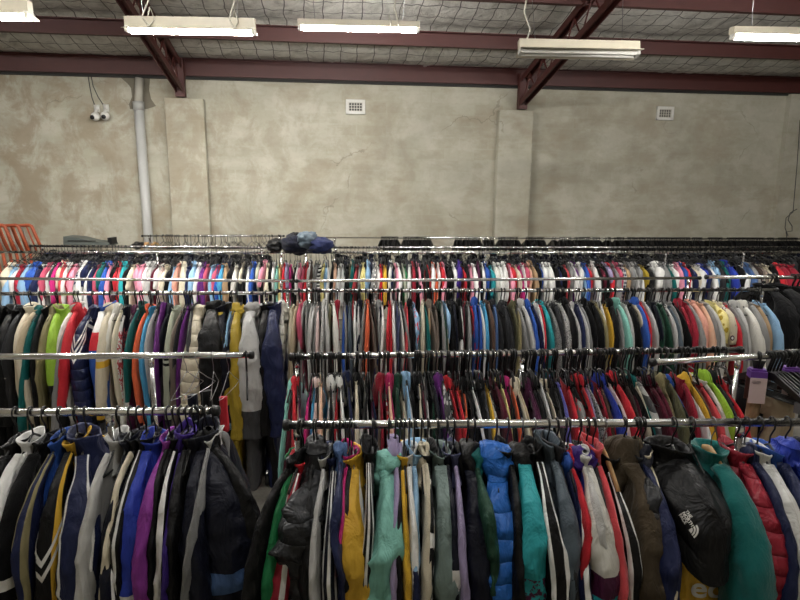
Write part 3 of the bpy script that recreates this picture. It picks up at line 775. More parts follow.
KR_ = """1:cream 6:light-blue 11:white 14:crimson 21:light-blue 27:blue 33:navy 39:white 42:rose 46:white 49:charcoal 53:magenta 56:cream 59:coral 62:white 66:crimson 70:pink 74:light-grey:floraln 78:white 82:navy 86:white 90:navy 94:rose 97:teal
102:blue 106:pink 110:black 113:red 116:coral 119:turquoise 124:black 129:cream 134:pink 138:pink 142:white 147:light-grey 152:maroon 155:white 158:pale-pink 162:cream 167:black 171:light-blue 175:salmon 180:cream 186:navy 191:light-blue 196:white 199:purple
202:purple 205:rose 208:light-blue 212:rose 215:blue 219:sky-blue 224:tan 229:black 234:off-white 238:black 241:cream 244:black 247:white 251:blue 256:sage 259:black 262:pink 267:cream 270:black 273:white 276:mint 279:pale-yellow 282:red 286:lilac 289:magenta 293:black 296:white
299:pink 302:rose 305:red 308:white 311:brown 314:grey 317.5:white:hoop 322:pale-yellow 326:light-blue 329:white 332:black 335:peach 339:white 342.5:light-grey 347:black 350:olive 353:teal 356:coral 359:grey 361.5:pale-yellow 365:pale-yellow 369:light-blue 374:grey:floralw 379:white 382:red 386:yellow 390:white 392.5:navy 397:pink
401:white 404:sage 407:green 410:white 414:crimson 417.5:black 420.5:pink 423.5:black 426.5:black 429.5:red 433:white 436.5:orange 440:white 443:red 446:pink 450:black 453:black 456:white 461:violet 465:red 468:black 471:pink 476:white 480:plum 483:black 486:white 489:blue 493:turquoise 498:off-white
502:white 507:white 512:pink 515.5:red 519:cream 523:magenta 526.5:white 529.5:rose 532.5:peach 536:tan 540:black 543:blue 546:white 550:white 553.5:white 559:black 562:navy 565:black 568:coral 572:grey 576:white 579.5:purple 582.5:white 586:light-blue 589.5:blue 592.5:red 596:white 599:white
602:black 605:maroon 608:black 611:lilac 614.5:red 619:grey 622.5:rose 626:navy:check 630:tan 634:grey 637.5:light-grey 641:grey 644.5:white 648:mustard 653:black 661:white 665:grey 670:grey 674.5:teal 679:white 682.5:pink 686:blue 689.5:red 692.5:white 695.5:navy 700:cream
705:white 709:royal-blue 711.5:navy 715.5:white 719:light-blue:floraln 723.5:charcoal 727:black 730:teal 734:royal-blue 739:royal-blue 744:black 749:white 754:steel-blue 758:grey 762:dark-brown 767:taupe 770.5:cream 774:cream 778:black 783:red 790:crimson 799:crimson"""
PATS = {
 'three': (('chev', 'white', .215, .235), ('chev', 'white', .255, .275), ('chev', 'white', .295, .315)),
 'block': (('band', 'white', -1, .19), ('band', 'red', .19, .29)), 'low': (('band', 'black', .42, 2),), 'glow': (('band', 'dark-grey', .55, 2),),
 'ylow': (('band', 'yellow', .36, .4),), 'ycuff': (('band', 'black', .6, .63), ('band', 'yellow', .63, .655), ('band', 'black', .655, .68)), 'wlow': (('band', 'white', .62, 2),), 'wprint': (('lines', 'white', 1, .1, .34), ('print', 'coral', .15, .5)),
 'bstripe': (('band', 'black', .285, .3), ('band', 'black', .315, .33), ('band', 'black', .345, .36)), 'gold': (('floral', 'mustard', 9),),
 'spk': (('spk', 'grey'),), 'spkd': (('spk', 'dark-grey'),), 'floralr': (('floral', 'coral', 22),), 'floralp': (('floral', 'mustard', 14),), 'floralb': (('floral', 'plum', 18, 'white'),),
 'floralg': (('floral', 'light-grey', 20),), 'floraln': (('floral', 'navy', 24),), 'floralw': (('floral', 'white', 24),), 'wdot': (('floral', 'white', 30),), 'wband': (('band', 'white', .2, .25),), 'blow': (('band', 'black', .26, 2),),
 'gband': (('hoops', 'dark-grey', .12),), 'hoop': (('hoops', 'black', .035),), 'check': (('check', 'white'),)}
PWORD = {'floralr': 'flowery', 'floralp': 'flowery', 'floralb': 'leopard-spotted', 'floralg': 'patterned', 'floraln': 'patterned', 'floralw': 'patterned', 'wdot': 'dotted', 'hoop': 'striped', 'check': 'checked', 'gband': 'striped', 'spk': 'speckled', 'spkd': 'speckled', 'three': 'three-striped', 'gold': 'gold-printed', 'bstripe': 'black-striped', 'block': 'colour-blocked', 'glow': 'two-tone', 'low': 'black-hemmed', 'blow': 'black-sleeved', 'ylow': 'yellow-striped', 'ycuff': 'stripe-cuffed', 'wprint': 'white-printed', 'wband': 'white-banded', 'wlow': 'white-hemmed'}
def parse(t):
    o = []
    for e in t.split():
        f = e.split(':')
        if len(f) == 3 and f[2] in PATS: f = [f[0], f[1], 't', f[2]]
        o.append((float(f[0]), f[1], f[2] if len(f) > 2 else 't', f[3] if len(f) > 3 else None))
    return o
rnd = random.Random(11)
def row(rk, data, py, half, wmax, detail, hang='plastic', overlap=1.25, yawj=6, zs=lambda x: 1):
    n = len(data)
    for i, (px, col, k, pat) in enumerate(data):
        lft = px - data[i - 1][0] if i else data[1][0] - px
        rgt = data[i + 1][0] - px if i < n - 1 else lft
        w = min(wmax, (lft + rgt) / 2) * overlap
        v = rnd.randrange(6); sc = rnd.uniform(.94, 1.06)
        g = place(rk, px, py, w, col, k, half * 1.2, R(rnd.uniform(-yawj, yawj)))
        g.pat = pat; g.word = PWORD.get(pat, '')
        m = cloth(CLOTHK[k], col, PATS.get(pat))
        if detail == 'one':
            o = put(KIND[k], joined(v, half), m); finish(g, o); o.scale = (g.T / .1, sc, rnd.uniform(.9, 1.12)); o.location.z -= rnd.uniform(.04, .1)
        else:
            root = empty(KIND[k]); finish(g, root)
            sx = g.T / .1
            short = k == 't'
            put('body', templ('body', v, half), m, root).scale = (sx * .85, 1, 1)
            put('sleeve', templ('nearS' if short else 'near', v, half), m, root).scale = (sx, 1, 1)
            put('sleeve', templ('farS' if short else 'far', v, half), m, root).scale = (sx, 1, 1)
            kk = {'h': 'hood', 'p': 'hood', 'j': 'collar', 'c': 'collar'}.get(k, 'crew')
            if k == 'j' and v % 3 == 0: kk = 'hood'
            c = put('hood' if kk == 'hood' else 'collar', templ(kk, v, half), m if pat is None else cloth(CLOTHK[k], col), root); c.scale = (sx if kk != 'hood' else max(.55, min(sx * 1.25, 1.1)), 1, 1)
            root.scale = (1, sc, rnd.uniform(.9, 1.15) * zs(px))
            root.location.z -= rnd.uniform(0, .03) + (g_drop(px) if rk == 'SR' else 0); g.size = ('l' if px > 450 else 'b') if rk == 'SR' else 'b'
        g.hk = hang
g_drop = lambda x: .05 if x > 450 else .025
row('ML', parse(ML), 352, .21, 16, 'parts', zs=lambda x: 2.1 if x > 231 else 1.25)
row('MR', parse(MRr), 325, .2, 12, 'parts')
row('SR', parse(SRr), 402, .2, 9, 'parts', overlap=1.2)
kr = parse(KR_)
row('KL', [d for d in kr if d[0] < 292], 272, .165, 8, 'one', overlap=1.15)
row('KR', [d for d in kr if d[0] >= 292], 272, .165, 8, 'one', overlap=1.15)

# dark clothes on the rear rails, only their shoulders show
for rk, x0, x1 in (('QL', 34, 266), ('QR', 330, 842)):
    px = x0
    while px < x1:
        px += rnd.uniform(4.5, 7)
        g = place(rk, px, 262, 7, rnd.choice(['black', 'black', 'charcoal', 'dark-navy']), 't', .19, R(rnd.uniform(-10, 10)))
        o = put('dark_garment', joined(rnd.randrange(6), .165), cloth('cotton', g.col)); finish(g, o); o['category'] = 'garment'; o.scale = (g.T / .1, 1.1, 1.1); o.location.z -= rnd.uniform(0, .04)
        tag(o, 'dark garment on the %s, only its shoulders showing above the small shirts' % RL[rk].phrase, None, 'dark clothes on the ' + RL[rk].phrase)
        RL[rk].items.remove(g)

# ------------------------------------------------------------------ the front row, garment by garment
def hero(rk, px, w, col, k, yaw=0, py=520, pat=None, body=None, bpat=None, collar='stand', ccol=None, half=.205, SL=.62, BL=.66, puff=0, fold=.008, sleeves=True, word='', near=None, size=1.0, hk='plastic', cuff=None, seed=None, hside=-1, ch=.05, kind=None, crook=0, bw=.9):
    g = place(rk, px, py, w, col, k, near or half * 1.22, R(yaw)); g.word = word; g.pat = None; g.hk = hk
    sd = seed if seed is not None else int(px * 7) % 97
    ck = kind or CLOTHK[k]
    root = empty(KIND[k]); finish(g, root)
    root.location.z -= random.Random(int(px)).uniform(.008, .04); root.scale = (1, 1, random.Random(int(px) + 1).uniform(.96, 1.1))
    m = cloth(ck, col, pat); mb = cloth(ck, body or col, bpat if (bpat or body) else None)
    b = put('body', body_mesh(g.T * bw, half, BL, 40, 40, sd, fold * 1.5, puff), mb, root)
    if sleeves:
        for sd_, s in ((-1, sd), (1, sd + 11)):
            put('sleeve', sleeve_mesh(g.T, sd_, half, SL, 24, 56, s, fold, puff * .8, crook=crook), m, root)
            if cuff:
                put('cuff', cuff_part(g.T, sd_, half, SL), cloth(ck, cuff), root)
    cc = cloth(ck, ccol or (body or col))
    if collar == 'stand': put('collar', collar_mesh(g.T, ch * .9, .06, 26, sd), cc, root)
    elif collar == 'crew': put('collar', collar_mesh(g.T, .022, .07, 24, sd, .004), cc, root)
    elif collar == 'hood':
        put('hood', hood_mesh(g.T, 26, 20, sd, size, hside, fold=.011), cc, root)
    return g
def cuff_part(T, side, half, SL):
    return sleeve_mesh(T * 1.06, side, half, SL, 14, 12, 3, .002, name='cuff')
L3 = lambda c, w=.05, p=.1: (('lines', c, 3, p, w),)
L2 = lambda c, w=.06, p=.14: (('lines', c, 2, p, w),)
L1 = lambda c, w=.08, cen=.5: (('lines', c, 1, 0, w, cen),)
# five big coats at the right end of the middle left rail
hero('ML', 206, 24, 'black', 'j', py=350, collar='hood', word='hooded', BL=.85, SL=.7, half=.24, fold=.011)
hero('ML', 237, 15, 'mustard', 'j', py=350, collar='hood', word='hooded', BL=1.15, SL=1.0, half=.23, fold=.01, yaw=8)
hero('ML', 251, 22, 'light-grey', 'j', py=370, pat=(('band', 'dark-grey', .7, 3),), bpat=(('band', 'dark-grey', .7, 3),), body='light-grey', word='two-tone', collar='hood', BL=1.1, SL=1.0, half=.24, fold=.01, yaw=4)
hero('ML', 262, 16, 'black', 'j', py=350, BL=1.1, SL=.9)
hero('ML', 274, 19, 'navy', 'c', py=380, kind='nylon', BL=1.2, SL=1.05, half=.24, fold=.01, yaw=2)
# front left rail
hero('FL', -22, 22, 'black', 'j')
hero('FL', -5, 16, 'white', 'j', ccol='white', word='red-trimmed')
hero('FL', 10, 25, 'black', 'h', kind='knit', pat=(('band', 'white', .39, .428), ('band', 'white', .468, .53)), word='white-banded', collar='stand')
hero('FL', 27, 14, 'navy', 'j', body='blue', pat=L2('khaki', .09, .2), word='yellow-striped', collar='stand', ccol='blue')
hero('FL', 45, 21, 'black', 'j', pat=(('lines', 'yellow', 1, 0, .1, .36), ('chev', 'white', .33, .35), ('chev', 'white', .375, .395)), ccol='yellow', word='yellow-collared')
hero('FL', 70, 33, 'navy', 'j', yaw=10, pat=L2('white', .045, .24), body='navy', bpat=(('lines', 'white', 2, .3, .03),), ccol='navy', word='white-piped', ch=.085)
hero('FL', 92, 11, 'light-grey', 'j', kind='nylon', body='light-grey')
hero('FL', 105, 15, 'dark-navy', 'j', pat=L1('white', .04, .4), word='white-piped', ch=.07)
hero('FL', 114, 10, 'cream', 'j', body='black', ccol='black', word='black-bodied')
hero('FL', 122, 14, 'black', 'j', pat=L1('white', .05), word='white-striped')
hero('FL', 132, 24, 'royal-blue', 'j', pat=(('band', 'white', .452, .472), ('band', 'white', .487, .507), ('band', 'white', .522, .542)), word='white-cuffed', kind='nylon')
hero('FL', 147, 15, 'orchid', 'j', word='shiny')
hero('FL', 154, 12, 'black', 'j')
hero('FL', 161, 10, 'black', 'j', pat=L1('white', .16), ccol='violet', word='white-striped', ch=.08)
hero('FL', 168, 10, 'violet', 'j', collar='hood', ccol='violet')
hero('FL', 175, 14, 'black', 'j')
hero('FL', 189, 22, 'dark-navy', 'j', collar='hood', ccol='dark-navy', word='hooded')
hero('FL', 199, 9, 'grey', 's', ccol='light-grey')
hero('FL', 226, 50, 'dark-navy', 'j', yaw=34, py=510, pat=(('band', 'steel-blue', .42, .49),), bpat=(('band', 'steel-blue', .42, .49),), body='dark-navy', word='blue-banded', ch=.085, near=.25, bw=1.0)
hero('FL', 245, 22, 'black', 'j', yaw=44, py=540, collar='hood', word='hooded')
# front right rail
hero('FR', 257, 14, 'black', 'j', yaw=-26, collar='hood', ccol='black', word='hooded')
hero('FR', 265, 15, 'green', 'j', yaw=-18, word='shiny')
hero('FR', 277, 20, 'crimson', 'j', yaw=-12, pat=(('lines', 'white', 2, .16, .07),), ccol='red', word='white-striped')
hero('FR', 306, 16, 'black', 'j', body='black', collar='none')
hero('FR', 300, 44, 'charcoal', 'p', py=490, yaw=-6, collar='hood', SL=.33, BL=.34, puff=0, fold=.014, size=1.15, near=.25)
hero('FR', 318, 11, 'light-grey', 'j', word='pale')
hero('FR', 328, 16, 'dark-navy', 'j', pat=L3('white', .05, .12), word='white-striped', ccol='navy')
hero('FR', 335, 11, 'navy', 'j', py=470, collar='hood', ccol='steel-blue', SL=.36)
hero('FR', 341, 8, 'magenta', 's', py=480, SL=.4)
hero('FR', 346, 16, 'black', 'j')
hero('FR', 358, 34, 'yellow', 'j', yaw=6, pat=(('lines', 'white', 1, 0, .1, .28),), body='yellow', bpat=(('band', 'white', .5, 2),), ccol='yellow', word='white-panelled', fold=.012, hk='wire')
hero('FR', 372, 12, 'black', 'j', pat=L3('white', .06, .13), word='white-striped')
hero('FR', 384, 34, 'mint', 'j', collar='hood', ccol='mint', fold=.016, word='crinkled', yaw=-4)
hero('FR', 397, 12, 'lilac', 'j', collar='hood', word='pale', ccol='lilac', kind='cotton')
hero('FR', 402, 10, 'black', 'j', ccol='dark-grey')
hero('FR', 407, 10, 'yellow', 's')
hero('FR', 412.5, 9, 'white', 's')
hero('FR', 418, 11, 'navy', 'j', pat=(('band', 'light-blue', -1, .3),), word='light-blue-shouldered', ccol='light-blue')
hero('FR', 426, 12, 'cream', 'h', collar='hood', ccol='cream')
hero('FR', 433, 9, 'black', 'j', pat=(('floral', 'white', 16),), bpat=(('floral', 'white', 16),), body='black', word='white-flecked')
hero('FR', 444, 30, 'grey-green', 'j', pat=(('lines', 'grey-green', 1, 0, .01),), fold=.011, word='crinkled', crook=.2)
hero('FR', 454, 13, 'dark-navy', 'j', pat=(('band', 'white', .3, .36),), word='white-banded')
hero('FR', 462, 10, 'lilac', 'j', ccol='slate-blue')
hero('FR', 477, 30, 'dark-navy', 'c', collar='hood', ccol='black', kind='nylon', size=1.2, hside=1, word='black-hooded')
hero('FR', 487, 12, 'dark-green', 'j', collar='hood', ccol='teal', py=460, SL=.3)
hero('FR', 501, 42, 'bright-blue', 'p', collar='hood', ccol='bright-blue', puff=0, fold=.012, size=1.2, yaw=-6, hside=1)
hero('FR', 522, 14, 'black', 'j')
hero('FR', 538, 32, 'turquoise', 'j', pat=(('print', 'plum', .36, .47), ('print', 'dark-navy', .44, .75)), body='turquoise', ccol='black', collar='hood', word='printed', hk='wood', hside=-1)
hero('FR', 552, 20, 'black', 'j', pat=L2('white', .07, .2), word='white-striped', hk='wood')
hero('FR', 567, 20, 'slate', 'j', ch=.08)
hero('FR', 577, 14, 'charcoal', 'j', collar='stand', ch=.08)
hero('FR', 586, 14, 'navy', 'j', pat=L1('white', .08), ccol='blue', collar='hood', word='white-striped')
hero('FR', 593, 10, 'red', 'h', collar='hood', ccol='red', py=480, size=1.15, SL=.4)
hero('FR', 602, 28, 'royal-blue', 'j', pat=(('band', 'off-white', -1, .345), ('band', 'plum', .345, .415), ('band', 'turquoise', .415, .49)), ccol='violet', collar='hood', word='colour-blocked')
hero('FR', 605, 12, 'light-grey', 'h', collar='hood', py=480, SL=.36)
hero('FR', 611, 12, 'charcoal', 'j')
hero('FR', 618, 13, 'coral', 'f', ccol='coral', ch=.08)
hero('FR', 630, 16, 'black', 'j', pat=L2('white', .07, .2), word='white-striped', hk='wood')
hero('FR', 652, 38, 'olive-brown', 'c', collar='hood', ccol='olive-brown', fold=.012, size=1.15, word='hooded', hside=-1)
hero('FR', 668, 18, 'navy', 'j', collar='hood', ccol='dark-navy', word='hooded')
hero('FR', 673, 8, 'cream', 's')
gy = hero('FR', 708, 56, 'yellow', 'j', yaw=4, word='white-lettered', fold=.01, half=.13, near=.175, py=580, collar='none', bw=.4)
gy.root.location.z -= .06
gv = hero('FR', 721, 58, 'black', 'v', yaw=4, sleeves=False, BL=.165, puff=.12, fold=.006, half=.28, near=.285, py=510, ch=.05, word='padded', bw=1.0, kind='nylon')
gv.root.scale = (1, 1, 1); gv.root.location.z = RL['FR'].z - .012
hero('FR', 664, 20, 'charcoal', 'p', py=455, SL=.2, BL=.22, half=.17)
hero('FR', 750, 40, 'teal', 'f', ccol='teal', fold=.009, ch=.045, word='thick', hk='wood')
hero('FR', 776, 26, 'crimson', 'p', puff=.05, fold=.006, word='quilted', pat=(('band', 'sky-blue', .5, 2),))
hero('FR', 787, 14, 'navy', 'j', collar='hood', word='hooded')
hero('FR', 800, 26, 'white', 'j', pat=(('lines', 'off-white', 1, 0, .01),), py=530)
hero('FR', 818, 22, 'navy', 'j', py=500, collar='stand', ccol='blue')
hero('FR', 840, 22, 'royal-blue', 'p', py=470, collar='hood')
hero('FR', 862, 22, 'dark-navy', 'j', py=470, collar='stand')


# ------------------------------------------------------------------ labels: each garment by its look, then by its neighbours on the rail
PL = {'puffer_jacket': 'puffer jacket'}
def cw(g): return ((g.word + ' ') if g.word else '') + g.col + ' ' + PL.get(KIND[g.k], KIND[g.k])
used = {}
for rail in RL.values():
    it = sorted(rail.items, key=lambda g: g.u)
    short = {}
    for g in it: short.setdefault(cw(g), []).append(g)
    for i, g in enumerate(it):
        a = it[i - 1] if i else None; b = it[i + 1] if i < len(it) - 1 else None
        same = short[cw(g)]
        nb = ('between the %s and %s ones' % (a.col, b.col)) if a and b and a.col != b.col else ('between two %s ones' % a.col) if a and b else ('at the left end next to the %s one' % b.col) if b else ('at the right end next to the %s one' % a.col)
        if len(same) == 1: lab = '%s on the %s, %s' % (cw(g), rail.phrase, nb)
        else: lab = '%s %s, %s' % (cw(g), nb, rail.phrase)
        g.lab, g.nb = lab, nb
    cnt = {}
    for g in it: cnt.setdefault(g.lab, []).append(g)
    ORD = 'first second third fourth fifth sixth seventh eighth ninth tenth eleventh twelfth thirteenth fourteenth fifteenth sixteenth seventeenth eighteenth nineteenth twentieth twenty-first twenty-second twenty-third twenty-fourth twenty-fifth twenty-sixth twenty-seventh twenty-eighth twenty-ninth thirtieth'.split()
    for lab, gs in cnt.items():
        if len(gs) > 1:
            for g in gs: g.lab = '%s on the %s, %s of its colour from the left' % (cw(g), rail.phrase, ORD[min(29, short[cw(g)].index(g))])
    for g in it:
        if len(g.lab.split()) > 16: g.lab = g.lab.replace(' on the ', ', ', 1)
        if len(g.lab.split()) > 16: g.lab = g.lab.replace(' at the right end', '').replace(' at the left end', '')
        g.root['label'] = g.lab
        g.root['group'] = 'clothes on the ' + rail.phrase

# hangers for everything that hangs (front, second and middle rows singly; the farthest ones as one tangle)
KINDH = {'plastic': 'black plastic', 'wire': 'steel wire', 'wood': 'pale wooden'}
budget = 0
for rk in ('FL', 'FR', 'SR', 'ML', 'MR'):
    for g in RL[rk].items:
        kind = g.hk if rk in ('FL', 'FR') else ('plastic' if random.random() < .85 else 'wire')
        h = hanger(g.loc, g.yaw, kind, 'a' if rk in ('FL', 'FR') else getattr(g, 'size', 'b'))
        lab = '%s hanger under the %s' % (KINDH[kind], g.lab)
        lab = lab.replace(' ones', '').replace(', ' + g.rail.phrase, ', ' + g.rail.phrase)
        if len(lab.split()) > 16: lab = lab.replace('on the ', '').replace(' of its colour', '')
        if len(lab.split()) > 16: lab = lab.replace(' hanger under the', ' hanger,', 1).replace('the ', '')
        tag(h, lab, 'hanger', 'hangers on the ' + g.rail.phrase)

def hanger_into(b, loc, yaw, half=.2, r=.004, s=1.0):
    M = Matrix.Translation(loc) @ Matrix.Rotation(yaw, 4, 'Z')
    t = lambda P: [M @ Vector((x, y * s, z * s)) for x, y, z in P]
    hr = .019
    b.tube(t([(0, hr * cos(a), hr * sin(a)) for a in (R(-20), R(50), R(110), R(180))] + [(0, -.008, -.035), (0, 0, -.08)]), r * .8, 4)
    b.tube(t([(0, -half, -.15), (0, -.03, -.088), (0, .03, -.088), (0, half, -.15)]), r * 1.3, 4)
    b.tube(t([(0, -half, -.15), (0, half, -.15)]), r, 4, False)
# hangers of the far back row, too many and too small to take singly
b = MB()
for rk in ('KL', 'KR'):
    for g in RL[rk].items: hanger_into(b, g.loc, g.yaw, .15, .0035)
for rk, n in (('QL', 90), ('QR', 170)):
    r_ = RL[rk]
    for i in range(n):
        u = r_.len * (i + random.random()) / n; p = r_.a + r_.dir * u
        hanger_into(b, Vector((p.x, p.y, r_.z)), r_.ang + R(random.uniform(-14, 14)), .19, .004)
o = b.build('far_hangers', BLACKP, None, True); tag(o, 'tangle of black plastic hangers crowding the rails in front of the wall', 'hanger', None, 'stuff')

# spare empty hangers jammed between the hooded tops and the sweatshirts
b = MB()
for rk, x0, x1, n in (('SR', 300, 445, 16), ('SR', 445, 655, 60), ('SR', 655, 735, 8), ('MR', 420, 700, 40)):
    r_ = RL[rk]
    for i in range(n):
        px = random.uniform(x0, x1); u = (at_z(px, 352 if rk == 'SR' else 290, 1.4) - r_.a).dot(r_.dir); p = r_.a + r_.dir * u
        hanger_into(b, Vector((p.x, p.y, r_.z)), r_.ang + R(random.uniform(-9, 9)), .075, .0036)
o = b.build('spare_hangers', BLACKP, None, True); tag(o, 'spare empty black hangers jammed among the clothes on the second and middle right rails', 'hanger', None, 'stuff')
# black hangers pushed together in bunches on the thin rail by the wall
zr = RL['ZR']
bm_ = [(381, 398), (403, 431), (455, 462), (464, 480), (483, 494), (498, 518), (526, 544), (552, 556), (559, 571), (574, 590), (592, 600), (605, 611), (614, 624), (627, 690), (692, 702), (708, 722), (727, 764), (767, 774), (778, 797)]
def px_on(rail, px): return (at_plane(px, 240, rail.a, rail.n) - rail.a).dot(rail.dir)
for i, (x0, x1) in enumerate(bm_):
    b = MB(); u0, u1 = px_on(zr, x0), px_on(zr, x1); n = max(3, int((u1 - u0) / .015))
    for k in range(n):
        p = zr.a + zr.dir * (u0 + (u1 - u0) * (k + .5) / n); yaw = zr.ang + R(random.uniform(-25, 25))
        M = Matrix.Translation((p.x, p.y, zr.z)) @ Matrix.Rotation(yaw, 4, 'Z')
        t = lambda P: [M @ Vector(q) for q in P]
        b.tube(t([(0, .018, -.004), (0, .012, .014), (0, -.006, .018), (0, -.017, .004), (0, -.005, -.04), (0, 0, -.075)]), .004, 4)
        b.prism([(-.2, -.135), (-.05, -.03), (.05, -.03), (.2, -.135), (.2, -.165), (-.2, -.165)], M @ Vector((-.006, 0, 0)), M.to_3x3() @ Vector((0, 1, 0)), Vector((0, 0, 1)), M.to_3x3() @ Vector((1, 0, 0)), .012)
    o = b.build('hanger_bunch', BLACKP); tag(o, 'bunch of black hangers on the thin rail by the wall, %s' % (['first', 'second', 'third', 'fourth', 'fifth', 'sixth', 'seventh', 'eighth', 'ninth', 'tenth', 'eleventh', 'twelfth', 'thirteenth', 'fourteenth', 'fifteenth', 'sixteenth', 'seventeenth', 'eighteenth', 'nineteenth'][i] + ' from the left'), 'hanger', 'bunched black hangers by the wall', 'stuff')
# loose empty hangers on the thin left rail
zl = RL['ZL']; nE = 64
for i in range(nE):
    p = zl.a + zl.dir * (zl.len * (i + .5 + random.uniform(-.4, .4)) / nE)
    wood = i in (1, 2, 4, 5)
    h = hanger((p.x, p.y, zl.z), zl.ang + R(random.uniform(-50, 50)), 'wood' if wood else random.choice(['plastic'] * 5 + ['wire']), 'b')
    if not wood: h.name = 'empty_hanger'
    tag(h, ('empty brown wooden hanger on the thin rail beside the downpipe' if wood else 'empty hanger on the thin rail left of the denim pile'), 'hanger', 'empty wooden hangers by the downpipe' if wood else 'empty hangers on the thin left rail')

def drape(name, loc, yaw, w, h, z0, T, col, label, cat):
    b = MB(); rings = []
    for i in range(14):
        s = i / 13; z = z0 - h * s; ring = []
        for j in range(24):
            a = 2 * pi * j / 24; f = 1 + .16 * nz(cos(a) * 2.2, sin(a) * 2.2, s * 2, int(w * 1000))
            ring.append((w / 2 * (.8 + .35 * s) * sgnpow(cos(a), .7) * f, T / 2 * sgnpow(sin(a), .8) * f, z + .006 * nz(a, s * 3, 1)))
        rings.append(ring)
    b.rings(rings, True, True, True); o = b.build(name, cloth('cotton', col), None, True); o.location = loc; o.rotation_euler = (0, 0, yaw); tag(o, label, cat, 'folded trousers under the packs'); return o

# second left rail: almost bare, a handful of hangers with dark things low on them
for i, (px, kind, lab) in enumerate(((186, 'wire', 'empty steel hanger on the bare second left rail, nearest the white padded jacket'), (198, 'wire', 'empty steel hanger on the bare second left rail, before the black jacket'), (213, 'wire', 'empty steel hanger on the bare second left rail, right of the black jacket'), (228, 'wire', 'empty steel hanger on the bare second left rail beside the mustard jacket'), (246, 'plastic', 'black hanger at the right end of the bare second left rail'))):
    u = px_on(RL['SL'], px); p = RL['SL'].a + RL['SL'].dir * u
    u = (at_z(px, 355, 1.4) - RL['SL'].a).dot(RL['SL'].dir); p = RL['SL'].a + RL['SL'].dir * u
    h = hanger((p.x, p.y, 1.4), RL['SL'].ang + R(random.uniform(-20, 20)), kind, 'b'); tag(h, lab, 'hanger', 'hangers on the second left rail')

for i, (px, col, z0, h, lab) in enumerate(((190, 'dark-navy', -.19, .4, 'dark navy flowery garment hung low on the bare second left rail'), (205, 'black', -.17, .45, 'black crumpled garment hung low on the bare second left rail'), (221, 'red', -.2, .17, 'red garment hung low near the right end of the second left rail'))):
    q = at_z(px, 356, 1.4)
    o = drape('folded_garment', (q.x, q.y, 1.4), RL['SL'].ang + R(70), .06 if col != 'red' else .03, h, z0, .04, col, lab, 'garment'); o['group'] = 'clothes on the second left rail'

# right-hand rail: cards with purple tops, trouser hangers and the trousers below
xr = RL['XR']
PURPLE = plain('purple_card', (104, 60, 150), .5, 0, 10, .05); PINKC = plain('pale_pink_card', (222, 200, 198), .55, 0, 10, .05); BROWNC = plain('brown_card', (96, 66, 58), .6, 0, 10, .1)
def card(px, py, label, w=.072, h=.2):
    u = (at_z(px, py, xr.z) - xr.a).dot(xr.dir); p = xr.a + xr.dir * u
    root = empty('hanging_pack', (p.x, p.y, xr.z), xr.ang + R(-24)); tag(root, label, 'pack', 'purple-topped packs')
    b = MB(); b.box((0, 0, -.085), (w, .06, .035)); b.box((0, 0, -.064), (w * .9, .045, .012)); b.build('purple_top', PURPLE, root)
    b = MB(); b.box((0, -.031, -.16), (w, .004, .125)); b.build('front_card', PINKC, root)
    b = MB(); b.box((w / 2 - .002, .004, -.16), (.004, .056, .125)); b.box((0, .031, -.16), (w, .003, .125)); b.build('side_card', BROWNC, root)
    b = MB(); b.tube([(0, .022, -.008), (0, .012, .02), (0, -.012, .021), (0, -.022, .004), (0, -.006, -.045), (0, 0, -.06)], .006, 8); b.prism([(-.03, -.02), (.03, -.02), (.018, -.06), (-.018, -.06)], Vector((-0, -.004, 0)), Vector((1, 0, 0)), Vector((0, 0, 1)), Vector((0, 1, 0)), .008); b.build('hook', BLACKP, root, True)
    # short lines of print at the top of the card
    b = MB()
    for k, ww in enumerate((.035, .04, .028)): b.box((-.01, -.0338, -.112 - k * .006), (ww, .001, .002))
    b.build('print', plain('grey_print', (120, 100, 110), .6), root)
    return p
p1 = card(757, 355.8, 'purple-topped pale pink card pack hanging by the black trouser hangers')
p2 = card(790, 354, 'purple-topped card pack at the right edge, half hidden by hangers')
# trousers clipped under the packs
drape('trousers', (p1.x, p1.y, xr.z), xr.ang - R(20), .068, .5, -.215, .05, 'tan', 'folded tan trousers hanging under the purple-topped pack', 'trousers')
q = at_z(783, 360, 1.4)
drape('trousers', (q.x, q.y + .12, 1.4), xr.ang, .16, .6, -.3, .07, 'black', 'folded black trousers between the two purple-topped packs', 'trousers')
q = at_z(757, 360, 1.4)
drape('trousers', (q.x, q.y + .35, 1.4), xr.ang, .14, .6, -.2, .08, 'light-grey', 'folded pale grey trousers behind the red hoodie end of the second right rail', 'trousers')
q = at_z(776, 360, 1.4)
drape('trousers', (q.x, q.y + .2, 1.4), xr.ang, .2, .7, -.2, .09, 'charcoal', 'dark grey trousers hanging behind the purple-topped packs', 'trousers')
q = at_z(799, 360, 1.4)
drape('trousers', (q.x, q.y + .1, 1.4), xr.ang, .2, .7, -.22, .09, 'beige', 'beige trousers hanging at the right edge under the broad black hangers', 'trousers')
